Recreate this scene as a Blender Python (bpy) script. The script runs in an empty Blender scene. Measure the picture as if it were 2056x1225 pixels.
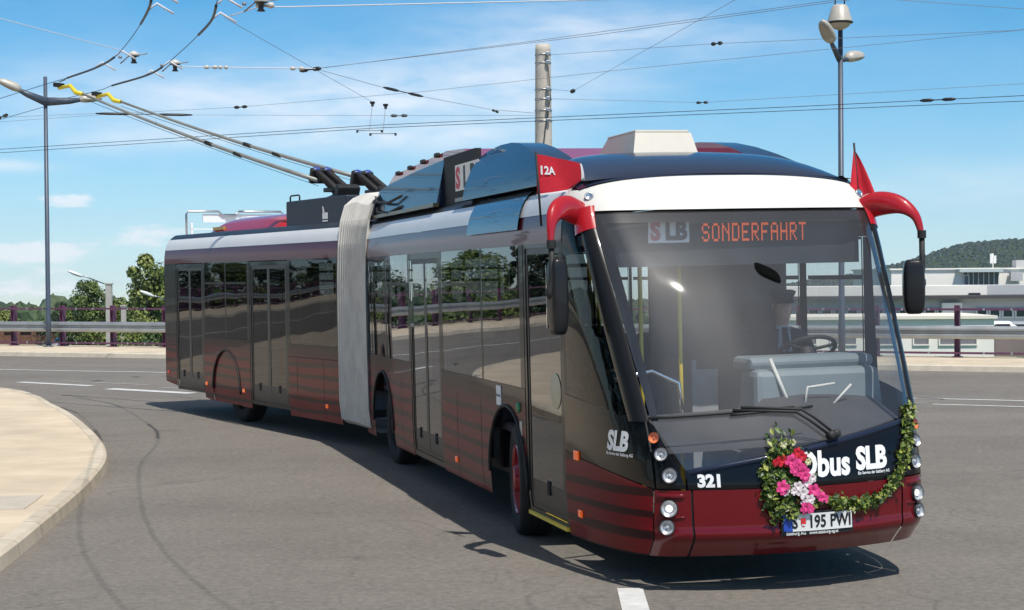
import bpy, bmesh, math, random
from mathutils import Vector, Matrix, Quaternion
random.seed(7)
S = bpy.context.scene
COL = S.collection
R = math.radians
# ------------------------------------------------------------------ camera
CAM_H = 2.1829
cd = bpy.data.cameras.new('camera'); cam = bpy.data.objects.new('camera', cd); COL.objects.link(cam)
cd.sensor_width = 36.0; cd.lens = 57.73; cd.clip_start = 0.1; cd.clip_end = 9000
cam.matrix_world = Matrix.Translation((0, 0, CAM_H)) @ Matrix.Rotation(R(90) - 0.0164, 4, 'X') @ Matrix.Rotation(-0.008, 4, 'Z')
S.camera = cam
# ------------------------------------------------------------------ world and sun
SUN_EL = R(60); SUN_H = Vector((0.436, -0.90)).normalized()
SUN_DIR = Vector((SUN_H.x * math.cos(SUN_EL), SUN_H.y * math.cos(SUN_EL), math.sin(SUN_EL)))
W = bpy.data.worlds.new('World'); S.world = W; W.use_nodes = True
wn = W.node_tree.nodes; wl = W.node_tree.links; wn.clear()
def N(tree, typ, **kw):
    n = tree.nodes.new(typ)
    for k, v in kw.items(): setattr(n, k, v)
    return n
def math_(tree, op, a, b=None, c=None, clamp=False):
    n = tree.nodes.new('ShaderNodeMath'); n.operation = op; n.use_clamp = clamp
    for i, q in enumerate((a, b, c)):
        if q is None: continue
        if isinstance(q, (int, float)): n.inputs[i].default_value = q
        else: tree.links.new(q, n.inputs[i])
    return n.outputs[0]
T = W.node_tree
sky = N(T, 'ShaderNodeTexSky', sky_type='NISHITA', sun_disc=False)
sky.sun_elevation = SUN_EL; sky.sun_rotation = math.atan2(SUN_H.x, SUN_H.y)
sky.altitude = 450; sky.air_density = 1.0; sky.dust_density = 0.4; sky.ozone_density = 2.5
hsv = N(T, 'ShaderNodeHueSaturation'); hsv.inputs['Saturation'].default_value = 1.52; hsv.inputs['Hue'].default_value = 0.492
hsv.inputs['Value'].default_value = 1.0
T.links.new(sky.outputs[0], hsv.inputs['Color'])
tc = N(T, 'ShaderNodeTexCoord')
va = N(T, 'ShaderNodeVectorMath', operation='ADD'); T.links.new(tc.outputs['Generated'], va.inputs[0]); va.inputs[1].default_value = (0, 0, .03); T.links.new(va.outputs[0], sky.inputs['Vector'])
tc = tc; sep = N(T, 'ShaderNodeSeparateXYZ'); T.links.new(tc.outputs['Generated'], sep.inputs[0])
az = math_(T, 'ARCTAN2', sep.outputs[0], sep.outputs[1]); el = math_(T, 'ARCSINE', sep.outputs[2])
cmb = N(T, 'ShaderNodeCombineXYZ')
T.links.new(math_(T, 'MULTIPLY', az, 7.0), cmb.inputs[0]); T.links.new(math_(T, 'MULTIPLY', el, 24.0), cmb.inputs[1])
def noise(tree, vec, scale, detail=6, rough=.55, dist=0.0):
    n = N(tree, 'ShaderNodeTexNoise'); n.inputs['Scale'].default_value = scale; n.inputs['Detail'].default_value = detail
    n.inputs['Roughness'].default_value = rough; n.inputs['Distortion'].default_value = dist
    if vec is not None: tree.links.new(vec, n.inputs['Vector'])
    return n.outputs['Fac']
n1 = noise(T, cmb.outputs[0], 1.0, 7, .56, .4)
n2 = noise(T, cmb.outputs[0], 3.2, 6, .55, .3)
n3 = noise(T, cmb.outputs[0], 11.0, 5, .6, .1)
def blob(a0, e0, ra, re):
    u = math_(T, 'DIVIDE', math_(T, 'SUBTRACT', az, a0), ra); v = math_(T, 'DIVIDE', math_(T, 'SUBTRACT', el, e0), re)
    d2 = math_(T, 'ADD', math_(T, 'MULTIPLY', u, u), math_(T, 'MULTIPLY', v, v))
    return math_(T, 'POWER', 2.718, math_(T, 'MULTIPLY', d2, -1.0))
def add(*xs):
    s = xs[0]
    for x in xs[1:]: s = math_(T, 'ADD', s, x)
    return s
def sstep(x, a, b):
    m = N(T, 'ShaderNodeMapRange', interpolation_type='SMOOTHSTEP'); T.links.new(x, m.inputs[0])
    m.inputs[1].default_value = a; m.inputs[2].default_value = b
    return m.outputs[0]
# thin high cloud: streaks, thickest in a few banks
cir_mask = add(blob(-.030, .108, .090, .026), blob(.060, .146, .085, .020), math_(T, 'MULTIPLY', blob(-.20, .108, .15, .020), .8),
               math_(T, 'MULTIPLY', blob(-.17, .085, .16, .010), .7),
               math_(T, 'MULTIPLY', blob(.27, .050, .09, .012), .55), math_(T, 'MULTIPLY', blob(-.30, .068, .03, .004), .7), .10)
cir = math_(T, 'MULTIPLY', math_(T, 'ADD', math_(T, 'MULTIPLY', sstep(math_(T, 'ADD', math_(T, 'MULTIPLY', n1, .65), math_(T, 'MULTIPLY', n2, .35)), .34, .68), .72), .28), cir_mask)
cir = math_(T, 'MULTIPLY', cir, .70, clamp=True)
# small cumulus low over the horizon
cum_mask = add(blob(-.263, .0475, .019, .0050), blob(-.285, .017, .045, .008), math_(T, 'MULTIPLY', blob(-.215, .028, .03, .008), .8), math_(T, 'MULTIPLY', blob(-.285, -.004, .08, .010), .7),
               blob(-.55, .05, .15, .03), blob(-1.0, .06, .25, .03), blob(.75, .05, .25, .025))
cum = sstep(math_(T, 'ADD', math_(T, 'MULTIPLY', cum_mask, .85), math_(T, 'MULTIPLY', math_(T, 'SUBTRACT', math_(T, 'ADD', math_(T, 'MULTIPLY', n2, .5), math_(T, 'MULTIPLY', n3, .5)), .5), 1.7)), .28, .76)
# towards the zenith and behind the camera: loose broken cloud
n4 = noise(T, tc.outputs['Generated'], 2.2, 7, .55, .2)
up = math_(T, 'MULTIPLY', sstep(n4, .52, .75), sstep(el, .2, .5))
cov = math_(T, 'MAXIMUM', math_(T, 'MAXIMUM', cir, math_(T, 'MULTIPLY', cum, .75)), math_(T, 'MULTIPLY', up, .55), clamp=True)
cmix = N(T, 'ShaderNodeMix', data_type='RGBA')
zen = N(T, 'ShaderNodeHueSaturation'); zen.inputs['Saturation'].default_value = .55; zen.inputs['Value'].default_value = .72; T.links.new(sky.outputs[0], zen.inputs['Color'])
zm = N(T, 'ShaderNodeMix', data_type='RGBA'); T.links.new(sstep(el, .25, .8), zm.inputs['Factor']); T.links.new(hsv.outputs[0], zm.inputs['A']); T.links.new(zen.outputs[0], zm.inputs['B'])
hz = N(T, 'ShaderNodeMix', data_type='RGBA'); T.links.new(math_(T, 'MULTIPLY', math_(T, 'POWER', 2.718, math_(T, 'MULTIPLY', math_(T, 'ABSOLUTE', el), -16.0)), .42), hz.inputs['Factor'])
T.links.new(zm.outputs['Result'], hz.inputs['A']); hz.inputs['B'].default_value = (3.4, 5.5, 7.9, 1)
T.links.new(cov, cmix.inputs['Factor']); T.links.new(hz.outputs['Result'], cmix.inputs['A']); cmix.inputs['B'].default_value = (7.4, 7.6, 8.0, 1)
bg = N(T, 'ShaderNodeBackground'); bg.inputs['Strength'].default_value = 0.112
T.links.new(cmix.outputs['Result'], bg.inputs['Color'])
wo = N(T, 'ShaderNodeOutputWorld'); T.links.new(bg.outputs[0], wo.inputs['Surface'])
ld = bpy.data.lights.new('sun', 'SUN'); ld.energy = 3.6; ld.angle = R(0.53); ld.color = (1.0, .955, .88)
sun = bpy.data.objects.new('sun', ld); COL.objects.link(sun)
sun.rotation_mode = 'QUATERNION'; sun.rotation_quaternion = SUN_DIR.to_track_quat('Z', 'Y'); sun.location = (10, -20, 40)
S.view_settings.view_transform = 'Standard'; S.view_settings.look = 'None'; S.view_settings.exposure = 0.3; S.view_settings.gamma = 1.0
S.cycles.max_bounces = 10; S.cycles.transparent_max_bounces = 24; S.cycles.glossy_bounces = 5; S.cycles.diffuse_bounces = 3
S.cycles.caustics_reflective = False; S.cycles.caustics_refractive = False; S.cycles.sample_clamp_indirect = 4.0
S.cycles.use_denoising = True

# ------------------------------------------------------------------ materials
MATS = {}
def pm(name, col, rough=.5, metal=0.0, coat=0.0, var=0.0, vscale=8.0, bump=0.0, bscale=30.0, spec=.5, emit=None, wavy=0.0, dirt=0.0):
    """principled material with optional procedural colour variation, fine bump and slow panel waviness"""
    if name in MATS: return MATS[name]
    m = bpy.data.materials.new(name); m.use_nodes = True; t = m.node_tree; b = t.nodes['Principled BSDF']
    b.inputs['Roughness'].default_value = rough; b.inputs['Metallic'].default_value = metal
    b.inputs['Coat Weight'].default_value = coat; b.inputs['Coat Roughness'].default_value = .02
    b.inputs['Specular IOR Level'].default_value = spec if not coat else .15; b.inputs['Coat IOR'].default_value = 1.42
    b.inputs['Base Color'].default_value = (*col, 1)
    co = N(t, 'ShaderNodeTexCoord').outputs['Object']
    if var:
        f = noise(t, co, vscale, 6, .6)
        mr = N(t, 'ShaderNodeMapRange'); t.links.new(f, mr.inputs[0]); mr.inputs[1].default_value = .3; mr.inputs[2].default_value = .7
        mx = N(t, 'ShaderNodeMix', data_type='RGBA'); t.links.new(mr.outputs[0], mx.inputs['Factor'])
        mx.inputs['A'].default_value = (*[max(0, c * (1 - var)) for c in col], 1); mx.inputs['B'].default_value = (*[min(1, c * (1 + var)) for c in col], 1)
        t.links.new(mx.outputs['Result'], b.inputs['Base Color'])
        rr = N(t, 'ShaderNodeMapRange'); t.links.new(f, rr.inputs[0]); rr.inputs[3].default_value = max(.02, rough * .85); rr.inputs[4].default_value = min(1, rough * 1.15)
        t.links.new(rr.outputs[0], b.inputs['Roughness'])
    h = None
    if bump:
        bn = N(t, 'ShaderNodeBump'); bn.inputs['Strength'].default_value = bump; bn.inputs['Distance'].default_value = .02
        t.links.new(noise(t, co, bscale, 5, .6), bn.inputs['Height']); t.links.new(bn.outputs[0], b.inputs['Normal']); h = bn
    if wavy:
        bw = N(t, 'ShaderNodeBump'); bw.inputs['Strength'].default_value = 1.0; bw.inputs['Distance'].default_value = wavy
        t.links.new(noise(t, co, .75, 1, .4), bw.inputs['Height'])
        if h: t.links.new(h.outputs[0], bw.inputs['Normal'])
        t.links.new(bw.outputs[0], b.inputs['Normal']); t.links.new(bw.outputs[0], b.inputs['Coat Normal'])
    if emit:
        b.inputs['Emission Color'].default_value = (*emit[0], 1); b.inputs['Emission Strength'].default_value = emit[1]
    MATS[name] = m; return m
def glass(name, tint, film=0.0, film_col=(.75, .76, .78), wavy=0.0, ior=1.5, boost=1.0, haze=0.0):
    """thin pane: fresnel mirror over tinted see-through, with an optional film of dust"""
    if name in MATS: return MATS[name]
    m = bpy.data.materials.new(name); m.use_nodes = True; t = m.node_tree; t.nodes.clear()
    o = N(t, 'ShaderNodeOutputMaterial'); gi = N(t, 'ShaderNodeNewGeometry'); dt = N(t, 'ShaderNodeVectorMath', operation='DOT_PRODUCT'); t.links.new(gi.outputs['Incoming'], dt.inputs[0]); t.links.new(gi.outputs['Normal'], dt.inputs[1])
    cs = math_(t, 'SUBTRACT', 1.0, math_(t, 'ABSOLUTE', dt.outputs['Value'])); f5 = math_(t, 'ADD', math_(t, 'MULTIPLY', math_(t, 'POWER', cs, 5.0), .96), .04)
    gl = N(t, 'ShaderNodeBsdfGlossy'); gl.inputs['Roughness'].default_value = .012; gl.inputs['Color'].default_value = (.96, .97, 1, 1)
    tr = N(t, 'ShaderNodeBsdfTransparent'); tr.inputs['Color'].default_value = (*tint, 1)
    mx = N(t, 'ShaderNodeMixShader'); t.links.new(math_(t, 'MULTIPLY', f5, boost, clamp=True), mx.inputs[0]); t.links.new(gl.outputs[0], mx.inputs[2])
    base = tr.outputs[0]; gout = gl.outputs[0]
    if haze:                                             # dust: part of the mirror image is spread wide
        g2 = N(t, 'ShaderNodeBsdfGlossy'); g2.inputs['Roughness'].default_value = .36; gm = N(t, 'ShaderNodeMixShader'); gm.inputs[0].default_value = haze
        g3 = N(t, 'ShaderNodeBsdfGlossy'); g3.inputs['Roughness'].default_value = .06; gn = N(t, 'ShaderNodeMixShader'); gn.inputs[0].default_value = .035
        t.links.new(gl.outputs[0], gn.inputs[1]); t.links.new(g3.outputs[0], gn.inputs[2]); t.links.new(gn.outputs[0], gm.inputs[1]); t.links.new(g2.outputs[0], gm.inputs[2]); t.links.new(gm.outputs[0], mx.inputs[2])
    if film:
        co = N(t, 'ShaderNodeTexCoord').outputs['Object']
        df = N(t, 'ShaderNodeBsdfDiffuse'); df.inputs['Color'].default_value = (*film_col, 1)
        tl = N(t, 'ShaderNodeBsdfTranslucent'); tl.inputs['Color'].default_value = (*film_col, 1)
        a = N(t, 'ShaderNodeMixShader'); a.inputs[0].default_value = .4; t.links.new(df.outputs[0], a.inputs[1]); t.links.new(tl.outputs[0], a.inputs[2])
        m2 = N(t, 'ShaderNodeMixShader'); f = noise(t, co, 1.6, 5, .6)
        t.links.new(math_(t, 'MULTIPLY', math_(t, 'ADD', f, .5), film), m2.inputs[0])
        t.links.new(tr.outputs[0], m2.inputs[1]); t.links.new(a.outputs[0], m2.inputs[2]); base = m2.outputs[0]
    t.links.new(base, mx.inputs[1]); t.links.new(mx.outputs[0], o.inputs['Surface'])
    if wavy:
        co = N(t, 'ShaderNodeTexCoord').outputs['Object']
        bw = N(t, 'ShaderNodeBump'); bw.inputs['Distance'].default_value = wavy; bw.inputs['Strength'].default_value = 1
        t.links.new(noise(t, co, .8, 1, .4), bw.inputs['Height']); t.links.new(bw.outputs[0], gl.inputs['Normal'])
    MATS[name] = m; return m
def striped_red(name):
    """wine red paint with long dark stripes printed along the body (object z = height)"""
    m = bpy.data.materials.new(name); m.use_nodes = True; t = m.node_tree; b = t.nodes['Principled BSDF']
    co = N(t, 'ShaderNodeTexCoord').outputs['Object']; s = N(t, 'ShaderNodeSeparateXYZ'); t.links.new(co, s.inputs[0])
    sc = N(t, 'ShaderNodeMapping'); sc.inputs['Scale'].default_value = (.35, .35, 2.2); t.links.new(co, sc.inputs[0])
    w = math_(t, 'ADD', math_(t, 'MULTIPLY', s.outputs[2], 6.2), math_(t, 'MULTIPLY', noise(t, sc.outputs[0], 1.3, 2, .4), .8))
    fr = math_(t, 'FRACT', w)
    mr = N(t, 'ShaderNodeMapRange'); mr.inputs[1].default_value = .62; mr.inputs[2].default_value = .66; t.links.new(fr, mr.inputs[0])
    top = N(t, 'ShaderNodeMapRange'); top.inputs[1].default_value = .95; top.inputs[2].default_value = 1.28; t.links.new(s.outputs[2], top.inputs[0])
    f = math_(t, 'MAXIMUM', math_(t, 'MULTIPLY', mr.outputs[0], .85), top.outputs[0])
    mx = N(t, 'ShaderNodeMix', data_type='RGBA'); t.links.new(f, mx.inputs['Factor'])
    mx.inputs['A'].default_value = (.165, .006, .011, 1); mx.inputs['B'].default_value = (.012, .006, .007, 1)
    t.links.new(mx.outputs['Result'], b.inputs['Base Color'])
    b.inputs['Roughness'].default_value = .32; b.inputs['Specular IOR Level'].default_value = .1; b.inputs['Coat Weight'].default_value = .24; b.inputs['Coat IOR'].default_value = 1.4; b.inputs['Coat Roughness'].default_value = .02
    bw = N(t, 'ShaderNodeBump'); bw.inputs['Distance'].default_value = .0055; bw.inputs['Strength'].default_value = 1
    t.links.new(noise(t, co, .75, 1, .4), bw.inputs['Height']); t.links.new(bw.outputs[0], b.inputs['Coat Normal']); t.links.new(bw.outputs[0], b.inputs['Normal'])
    MATS[name] = m; return m
M_red = pm('wine_red_paint', (.135, .004, .008), .3, 0, .7, wavy=.0015)
M_redtop = pm('bright_red_paint', (.42, .012, .02), .3, 0, 1.0)
M_stripe = striped_red('striped_body_paint')
M_black = pm('black_gloss_paint', (.006, .006, .007), .18, 0, .34, wavy=.0015)
M_mask = pm('black_enamel', (.006, .006, .007), .3, 0, .28)
M_rubber = pm('black_rubber', (.018, .018, .018), .65, var=.3, vscale=20)
M_frame = pm('dark_anodised_frame', (.03, .03, .032), .35, .3)
M_navy = pm('blue_black_roof_paint', (.014, .022, .046), .25, 0, .5, var=.15, vscale=1.2, wavy=.004)
M_white = pm('white_body_paint', (.70, .685, .64), .35, 0, .5, var=.05, vscale=1.5)
M_silver = pm('white_strip_paint', (.70, .71, .72), .4, 0, .4, var=.05, vscale=1.1, wavy=.003)
M_chrome = pm('chrome', (.8, .8, .82), .12, 1.0)
M_refl = pm('satin_reflector', (.66, .66, .68), .42, .35, var=.25, vscale=60)
M_bulb = pm('lit_lamp', (.9, .9, .9), .3, emit=((1, .98, .94), 1.1))
M_alu = pm('brushed_aluminium', (.42, .43, .44), .38, .9, var=.15, vscale=6)
M_dark = pm('dark_machinery', (.022, .020, .019), .5, .2, var=.4, vscale=9)
M_bellow = pm('grey_bellows_fabric', (.60, .58, .54), .85, var=.14, vscale=3.5, bump=.15, bscale=40)
M_tyre = pm('tyre_rubber', (.014, .014, .014), .8, var=.3, vscale=12)
M_under = pm('underbody_black', (.010, .010, .010), .8)
M_floor = pm('grey_vinyl', (.12, .12, .125), .6, var=.15)
M_trim = pm('pale_grey_interior_trim', (.34, .35, .36), .55, var=.06)
M_dash = pm('blue_grey_dashboard', (.20, .245, .265), .5, var=.08, vscale=4)
M_dashdark = pm('charcoal_dash_top', (.050, .050, .054), .7, var=.12, vscale=5)
M_seat = pm('dark_seat_cloth', (.035, .03, .045), .85, var=.4, vscale=25)
M_yellow = pm('yellow_handrail', (.80, .60, .05), .35)
M_ygloss = pm('yellow_insulated_cable', (.72, .60, .04), .4)
M_orange = pm('amber_lens', (.85, .13, .015), .15, 0, .8, emit=((1, .16, .02), .25))
M_amber2 = pm('orange_marker_lens', (.75, .22, .08), .1, 0, 1)
M_text = pm('white_vinyl_lettering', (.85, .85, .85), .45)
M_blackink = pm('black_ink', (.01, .01, .01), .5)
M_redink = pm('red_ink', (.62, .03, .04), .5)
M_paper = pm('white_paper', (.90, .89, .89), .8)
M_led = pm('orange_led', (.6, .08, .02), .5, emit=((1.0, .17, .05), .42))
M_plate = pm('number_plate_white', (.74, .74, .72), .4)
M_eu = pm('plate_blue', (.02, .07, .4), .4)
M_wglass = glass('windscreen_glass', (.93, .94, .94), film=.05, boost=1.7, haze=.11)
M_sglass = glass('tinted_side_glass', (.10, .105, .105), wavy=.003, boost=1.3)
M_sglass2 = glass('tinted_rear_glass', (.09, .09, .09), wavy=.006, boost=.9)
M_cglass = glass('clear_side_glass', (.86, .88, .88), boost=1.6)
M_qglass = glass('quarter_glass', (.12, .12, .12), boost=.9)
M_lens = glass('clear_lens', (.95, .95, .95))
M_mirror = pm('mirror_glass', (.85, .86, .88), .02, 1.0)
M_steel = pm('galvanised_steel', (.42, .43, .43), .42, .6, var=.12, vscale=2.5)
M_plum = pm('plum_painted_steel', (.13, .045, .095), .45, var=.12, vscale=3)
M_post = pm('blue_grey_lamp_post', (.075, .095, .13), .45, .2, var=.1, vscale=4)
M_lampwhite = pm('lamp_housing', (.50, .46, .40), .4, .1, var=.12, vscale=5)
M_conc = pm('weathered_concrete', (.52, .47, .40), .85, var=.18, vscale=3, bump=.2, bscale=25)
M_wire = pm('copper_contact_wire', (.03, .03, .034), .45, .3)
M_span = pm('span_wire_steel', (.26, .27, .30), .5, .3)
M_spanw = pm('white_parafil_rope', (.66, .67, .70), .6)
M_ins = pm('dark_insulator', (.02, .02, .022), .4)
M_insw = pm('pale_insulator', (.55, .53, .48), .45)
M_flag = pm('red_flag_cloth', (.62, .012, .03), .7, var=.1, vscale=12)
M_skin = pm('skin', (.82, .48, .37), .5, var=.06, vscale=20)
M_suit = pm('dark_navy_uniform', (.018, .022, .038), .8, var=.2, vscale=30)
M_shirt = pm('white_shirt', (.68, .70, .75), .7)
M_hair = pm('brown_hair', (.05, .03, .02), .7)

# ------------------------------------------------------------------ mesh builder
class MB:
    def __init__(s): s.v = []; s.f = []; s.m = []; s.sm = []
    def face(s, idx, m=0, smooth=False): s.f.append(tuple(idx)); s.m.append(m); s.sm.append(smooth)
    def add(s, verts, faces, m=0, smooth=False):
        o = len(s.v); s.v += [tuple(v) for v in verts]
        for f in faces: s.face([o + i for i in f], m, smooth)
    def box(s, c, size, m=0, rot=None, taper=None, bevel=0):
        x, y, z = [q / 2 for q in size]; tx, ty = taper or (1, 1)
        vs = [(-x, -y, -z), (x, -y, -z), (x, y, -z), (-x, y, -z), (-x * tx, -y * ty, z), (x * tx, -y * ty, z), (x * tx, y * ty, z), (-x * tx, y * ty, z)]
        fs = [(0, 3, 2, 1), (4, 5, 6, 7), (0, 1, 5, 4), (1, 2, 6, 5), (2, 3, 7, 6), (3, 0, 4, 7)]
        sm = False
        if bevel:
            bm = bmesh.new(); bv = [bm.verts.new(v) for v in vs]
            for f in fs: bm.faces.new([bv[i] for i in f])
            bmesh.ops.bevel(bm, geom=bm.edges[:] , offset=bevel, segments=2, affect='EDGES', profile=.5)
            bm.verts.index_update(); vs = [v.co.copy() for v in bm.verts]; fs = [[v.index for v in f.verts] for f in bm.faces]; bm.free()
        Rm = rot if rot is not None else Matrix.Identity(3)
        s.add([Rm @ Vector(v) + Vector(c) for v in vs], fs, m, sm)
    def grid(s, P, nu, nv, m=0, smooth=True, flip=False):
        """P(u,v) in 0..1"""
        o = len(s.v)
        for j in range(nv + 1):
            for i in range(nu + 1): s.v.append(tuple(P(i / nu, j / nv)))
        for j in range(nv):
            for i in range(nu):
                a = o + j * (nu + 1) + i; q = (a, a + 1, a + nu + 2, a + nu + 1)
                s.face(q[::-1] if flip else q, m(i / nu, j / nv) if callable(m) else m, smooth)
    def tube(s, pts, r, n=8, m=0, smooth=True, caps=True):
        pts = [Vector(p) for p in pts]; rs = r if isinstance(r, (list, tuple)) else [r] * len(pts)
        o = len(s.v); d0 = (pts[1] - pts[0]).normalized()
        up = Vector((0, 0, 1)) if abs(d0.z) < .9 else Vector((1, 0, 0)); x = d0.cross(up).normalized()
        for i, p in enumerate(pts):
            d = (pts[min(i + 1, len(pts) - 1)] - pts[max(i - 1, 0)]).normalized()
            x = (x - d * x.dot(d)).normalized(); y = d.cross(x)
            for k in range(n):
                a = 2 * math.pi * k / n; s.v.append(tuple(p + (x * math.cos(a) + y * math.sin(a)) * rs[i]))
        for i in range(len(pts) - 1):
            for k in range(n):
                a = o + i * n + k; b = o + i * n + (k + 1) % n; s.face((a, b, b + n, a + n), m, smooth)
        if caps:
            s.face([o + k for k in range(n)][::-1], m); e = o + (len(pts) - 1) * n; s.face([e + k for k in range(n)], m)
    def lathe(s, prof, c, axis=(0, 0, 1), n=20, m=0, smooth=True):
        """prof: (radius, height along axis)"""
        ax = Vector(axis).normalized(); x = ax.orthogonal().normalized(); y = ax.cross(x); o = len(s.v); c = Vector(c)
        for r, h in prof:
            for k in range(n):
                a = 2 * math.pi * k / n; s.v.append(tuple(c + ax * h + (x * math.cos(a) + y * math.sin(a)) * max(r, 1e-4)))
        for i in range(len(prof) - 1):
            mm = m[i] if isinstance(m, (list, tuple)) else m
            for k in range(n):
                a = o + i * n + k; b = o + i * n + (k + 1) % n; s.face((a, b, b + n, a + n), mm, smooth)
    def prism(s, poly, d, m=0, smooth=False):
        """poly: list of 3-D points; d: extrusion vector"""
        n = len(poly); d = Vector(d); vs = [Vector(p) for p in poly] + [Vector(p) + d for p in poly]
        fs = [list(range(n))[::-1], list(range(n, 2 * n))] + [(i, (i + 1) % n, (i + 1) % n + n, i + n) for i in range(n)]
        s.add(vs, fs, m, smooth)
    def build(s, name, mats, parent=None, M=None):
        me = bpy.data.meshes.new(name); me.from_pydata(s.v, [], s.f)
        mats = mats if isinstance(mats, (list, tuple)) else [mats]
        for q in mats: me.materials.append(q)
        me.polygons.foreach_set('material_index', s.m); me.polygons.foreach_set('use_smooth', s.sm)
        me.update(); return link(name, me, parent, M)
def link(name, me, parent=None, M=None):
    o = bpy.data.objects.new(name, me); COL.objects.link(o)
    if parent is not None: o.parent = parent
    if M is not None:
        pw = PW.get(parent.name, Matrix.Identity(4)) if parent is not None else Matrix.Identity(4)
        o.matrix_basis = pw.inverted() @ M; PW[o.name] = M.copy()
    else:
        PW[o.name] = PW.get(parent.name, Matrix.Identity(4)).copy() if parent is not None else Matrix.Identity(4)
    return o
PW = {}
def tag(o, label, cat, group=None):
    o['label'] = label; o['category'] = cat
    if group: o['group'] = group
    return o
def struct(o): o['kind'] = 'structure'; return o
def empty(name, loc, label, cat, group=None, rz=0):
    o = bpy.data.objects.new(name, None); COL.objects.link(o); o.empty_display_size = .3
    Mx = Matrix.Translation(loc) @ Matrix.Rotation(rz, 4, 'Z'); o.matrix_basis = Mx; PW[o.name] = Mx
    return tag(o, label, cat, group)
def text2d(s, size, bold=0.0, shear=0.0, align='LEFT', sx=1.0):
    cu = bpy.data.curves.new('lettering', 'FONT'); cu.body = s; cu.size = size; cu.offset = bold; cu.shear = shear; cu.align_x = align; cu.resolution_u = 3
    ob = bpy.data.objects.new('lettering', cu); COL.objects.link(ob)
    dg = bpy.context.evaluated_depsgraph_get(); me = bpy.data.meshes.new_from_object(ob.evaluated_get(dg))
    V = [(v.co.x * sx, v.co.y) for v in me.vertices]; F = [tuple(p.vertices) for p in me.polygons]
    bpy.data.objects.remove(ob); bpy.data.curves.remove(cu); bpy.data.meshes.remove(me)
    return V, F
def catmull(P, k):
    out = []
    for i in range(len(P) - 1):
        p0, p1, p2, p3 = [Vector(P[max(0, min(len(P) - 1, j))]) for j in (i - 1, i, i + 1, i + 2)]
        for q in range(k):
            t = q / k; out.append(.5 * ((2 * p1) + (p2 - p0) * t + (2 * p0 - 5 * p1 + 4 * p2 - p3) * t * t + (3 * p1 - p0 - 3 * p2 + p3) * t ** 3))
    out.append(Vector(P[-1])); return out
def lerp_tab(tab, x):
    if x <= tab[0][0]: return tab[0][1]
    for (a, b), (c, d) in zip(tab, tab[1:]):
        if x <= c: return b + (d - b) * (x - a) / (c - a)
    return tab[-1][1]
# ------------------------------------------------------------------ the trolleybus
TH1, TH2, LEAN = 0.2684, 0.5191, 0.0163
def section(x, y, th): return Matrix.Translation((x, y, 0)) @ Matrix.Rotation(th - math.pi / 2, 4, 'Z') @ Matrix.Rotation(LEAN, 4, 'X')
MF = section(1.9077, 11.7375, TH1); MR = Matrix.Translation((-0.76, 21.43, 0.004)) @ Matrix.Rotation(TH2 - math.pi / 2, 4, 'Z') @ Matrix.Rotation(.008, 4, 'X')
bus = empty('trolleybus', (0.6, 15.5, 0), 'long articulated trolleybus in wine red and black with SLB lettering', 'trolleybus')
def part(mb, name, mats, M=MF, parent=None):
    return mb.build(name, mats, bus if parent is None else parent, M if parent is None else None)
YS = [(.25, 1.245), (.45, 1.268), (.6, 1.275), (2.42, 1.275), (2.6, 1.268), (2.7, 1.252), (2.8, 1.222), (2.88, 1.17), (2.94, 1.10), (2.99, 1.0)]
T0T = [(.25, -.33), (.34, -.435), (.385, -.495), (.43, -.515), (.48, -.50), (.6, -.50), (.78, -.495), (.95, -.46), (1.1, -.40), (1.2, -.345), (1.5, -.19), (1.8, -.02), (2.1, .16), (2.4, .37), (2.6, .525), (2.7, .61), (2.8, .70), (2.9, .81), (3.0, .95)]
WY = [(0, 0), (.2, .3), (.4, .6), (.62, .93), (.70, 1.03), (.78, 1.12), (.86, 1.2), (.93, 1.25), (1, 1.275)]
WF = [(0, 0), (.2, .016), (.4, .060), (.62, .138), (.70, .195), (.78, .31), (.86, .50), (.93, .74), (1, 1)]
def smt(tab, x, h): return sum(lerp_tab(tab, x + h * k / 3) * (4 - abs(k)) for k in range(-3, 4)) / 16
def yside(z): return smt(YS, z, .06)
def T0(z): return smt(T0T, z, .018 if z < 1.05 else .12)
def wy(w): return smt([(-.4, -.6), (-.2, -.3)] + WY + [(1.1, 1.311)], w, .07)
def wf(w): return smt([(-.4, .06), (-.2, .016)] + WF + [(1.1, 1.36)], w, .07)
WF1 = wf(1.0); WF0 = wf(0.0)
def front(w, z, off=0.0):
    """nose surface: w in -1..1 runs from the door edge on the right side round the front to the left side"""
    a = abs(w); y = wy(a) * yside(z) / 1.275; t0 = T0(z); t = t0 + (wf(a) - WF0) / (WF1 - WF0) * (1.02 - t0)
    p = Vector((-t, math.copysign(y, w), z))
    if off: p = p + fnorm(w, z) * off
    return p
def fnorm(w, z):
    e = .006; a = front(w + e, z) - front(w - e, z); b = front(w, z + e) - front(w, z - e)
    return a.cross(b).normalized()
WINV = [(wy(i / 200), i / 200) for i in range(201)]
def front_at(y, z, off=0.0):
    a = abs(y) * 1.275 / yside(z); w = math.copysign(lerp_tab(WINV, a), y); return front(w, z, off)
def fpatch(mb, BL, BR, TR, TL, nu=16, nv=12, m=0, off=0.0):
    def P(u, v):
        w = (BL[0] * (1 - u) + BR[0] * u) * (1 - v) + (TL[0] * (1 - u) + TR[0] * u) * v
        z = (BL[1] * (1 - u) + BR[1] * u) * (1 - v) + (TL[1] * (1 - u) + TR[1] * u) * v
        return front(w, z, off)
    mb.grid(P, nu, nv, m)
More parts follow.
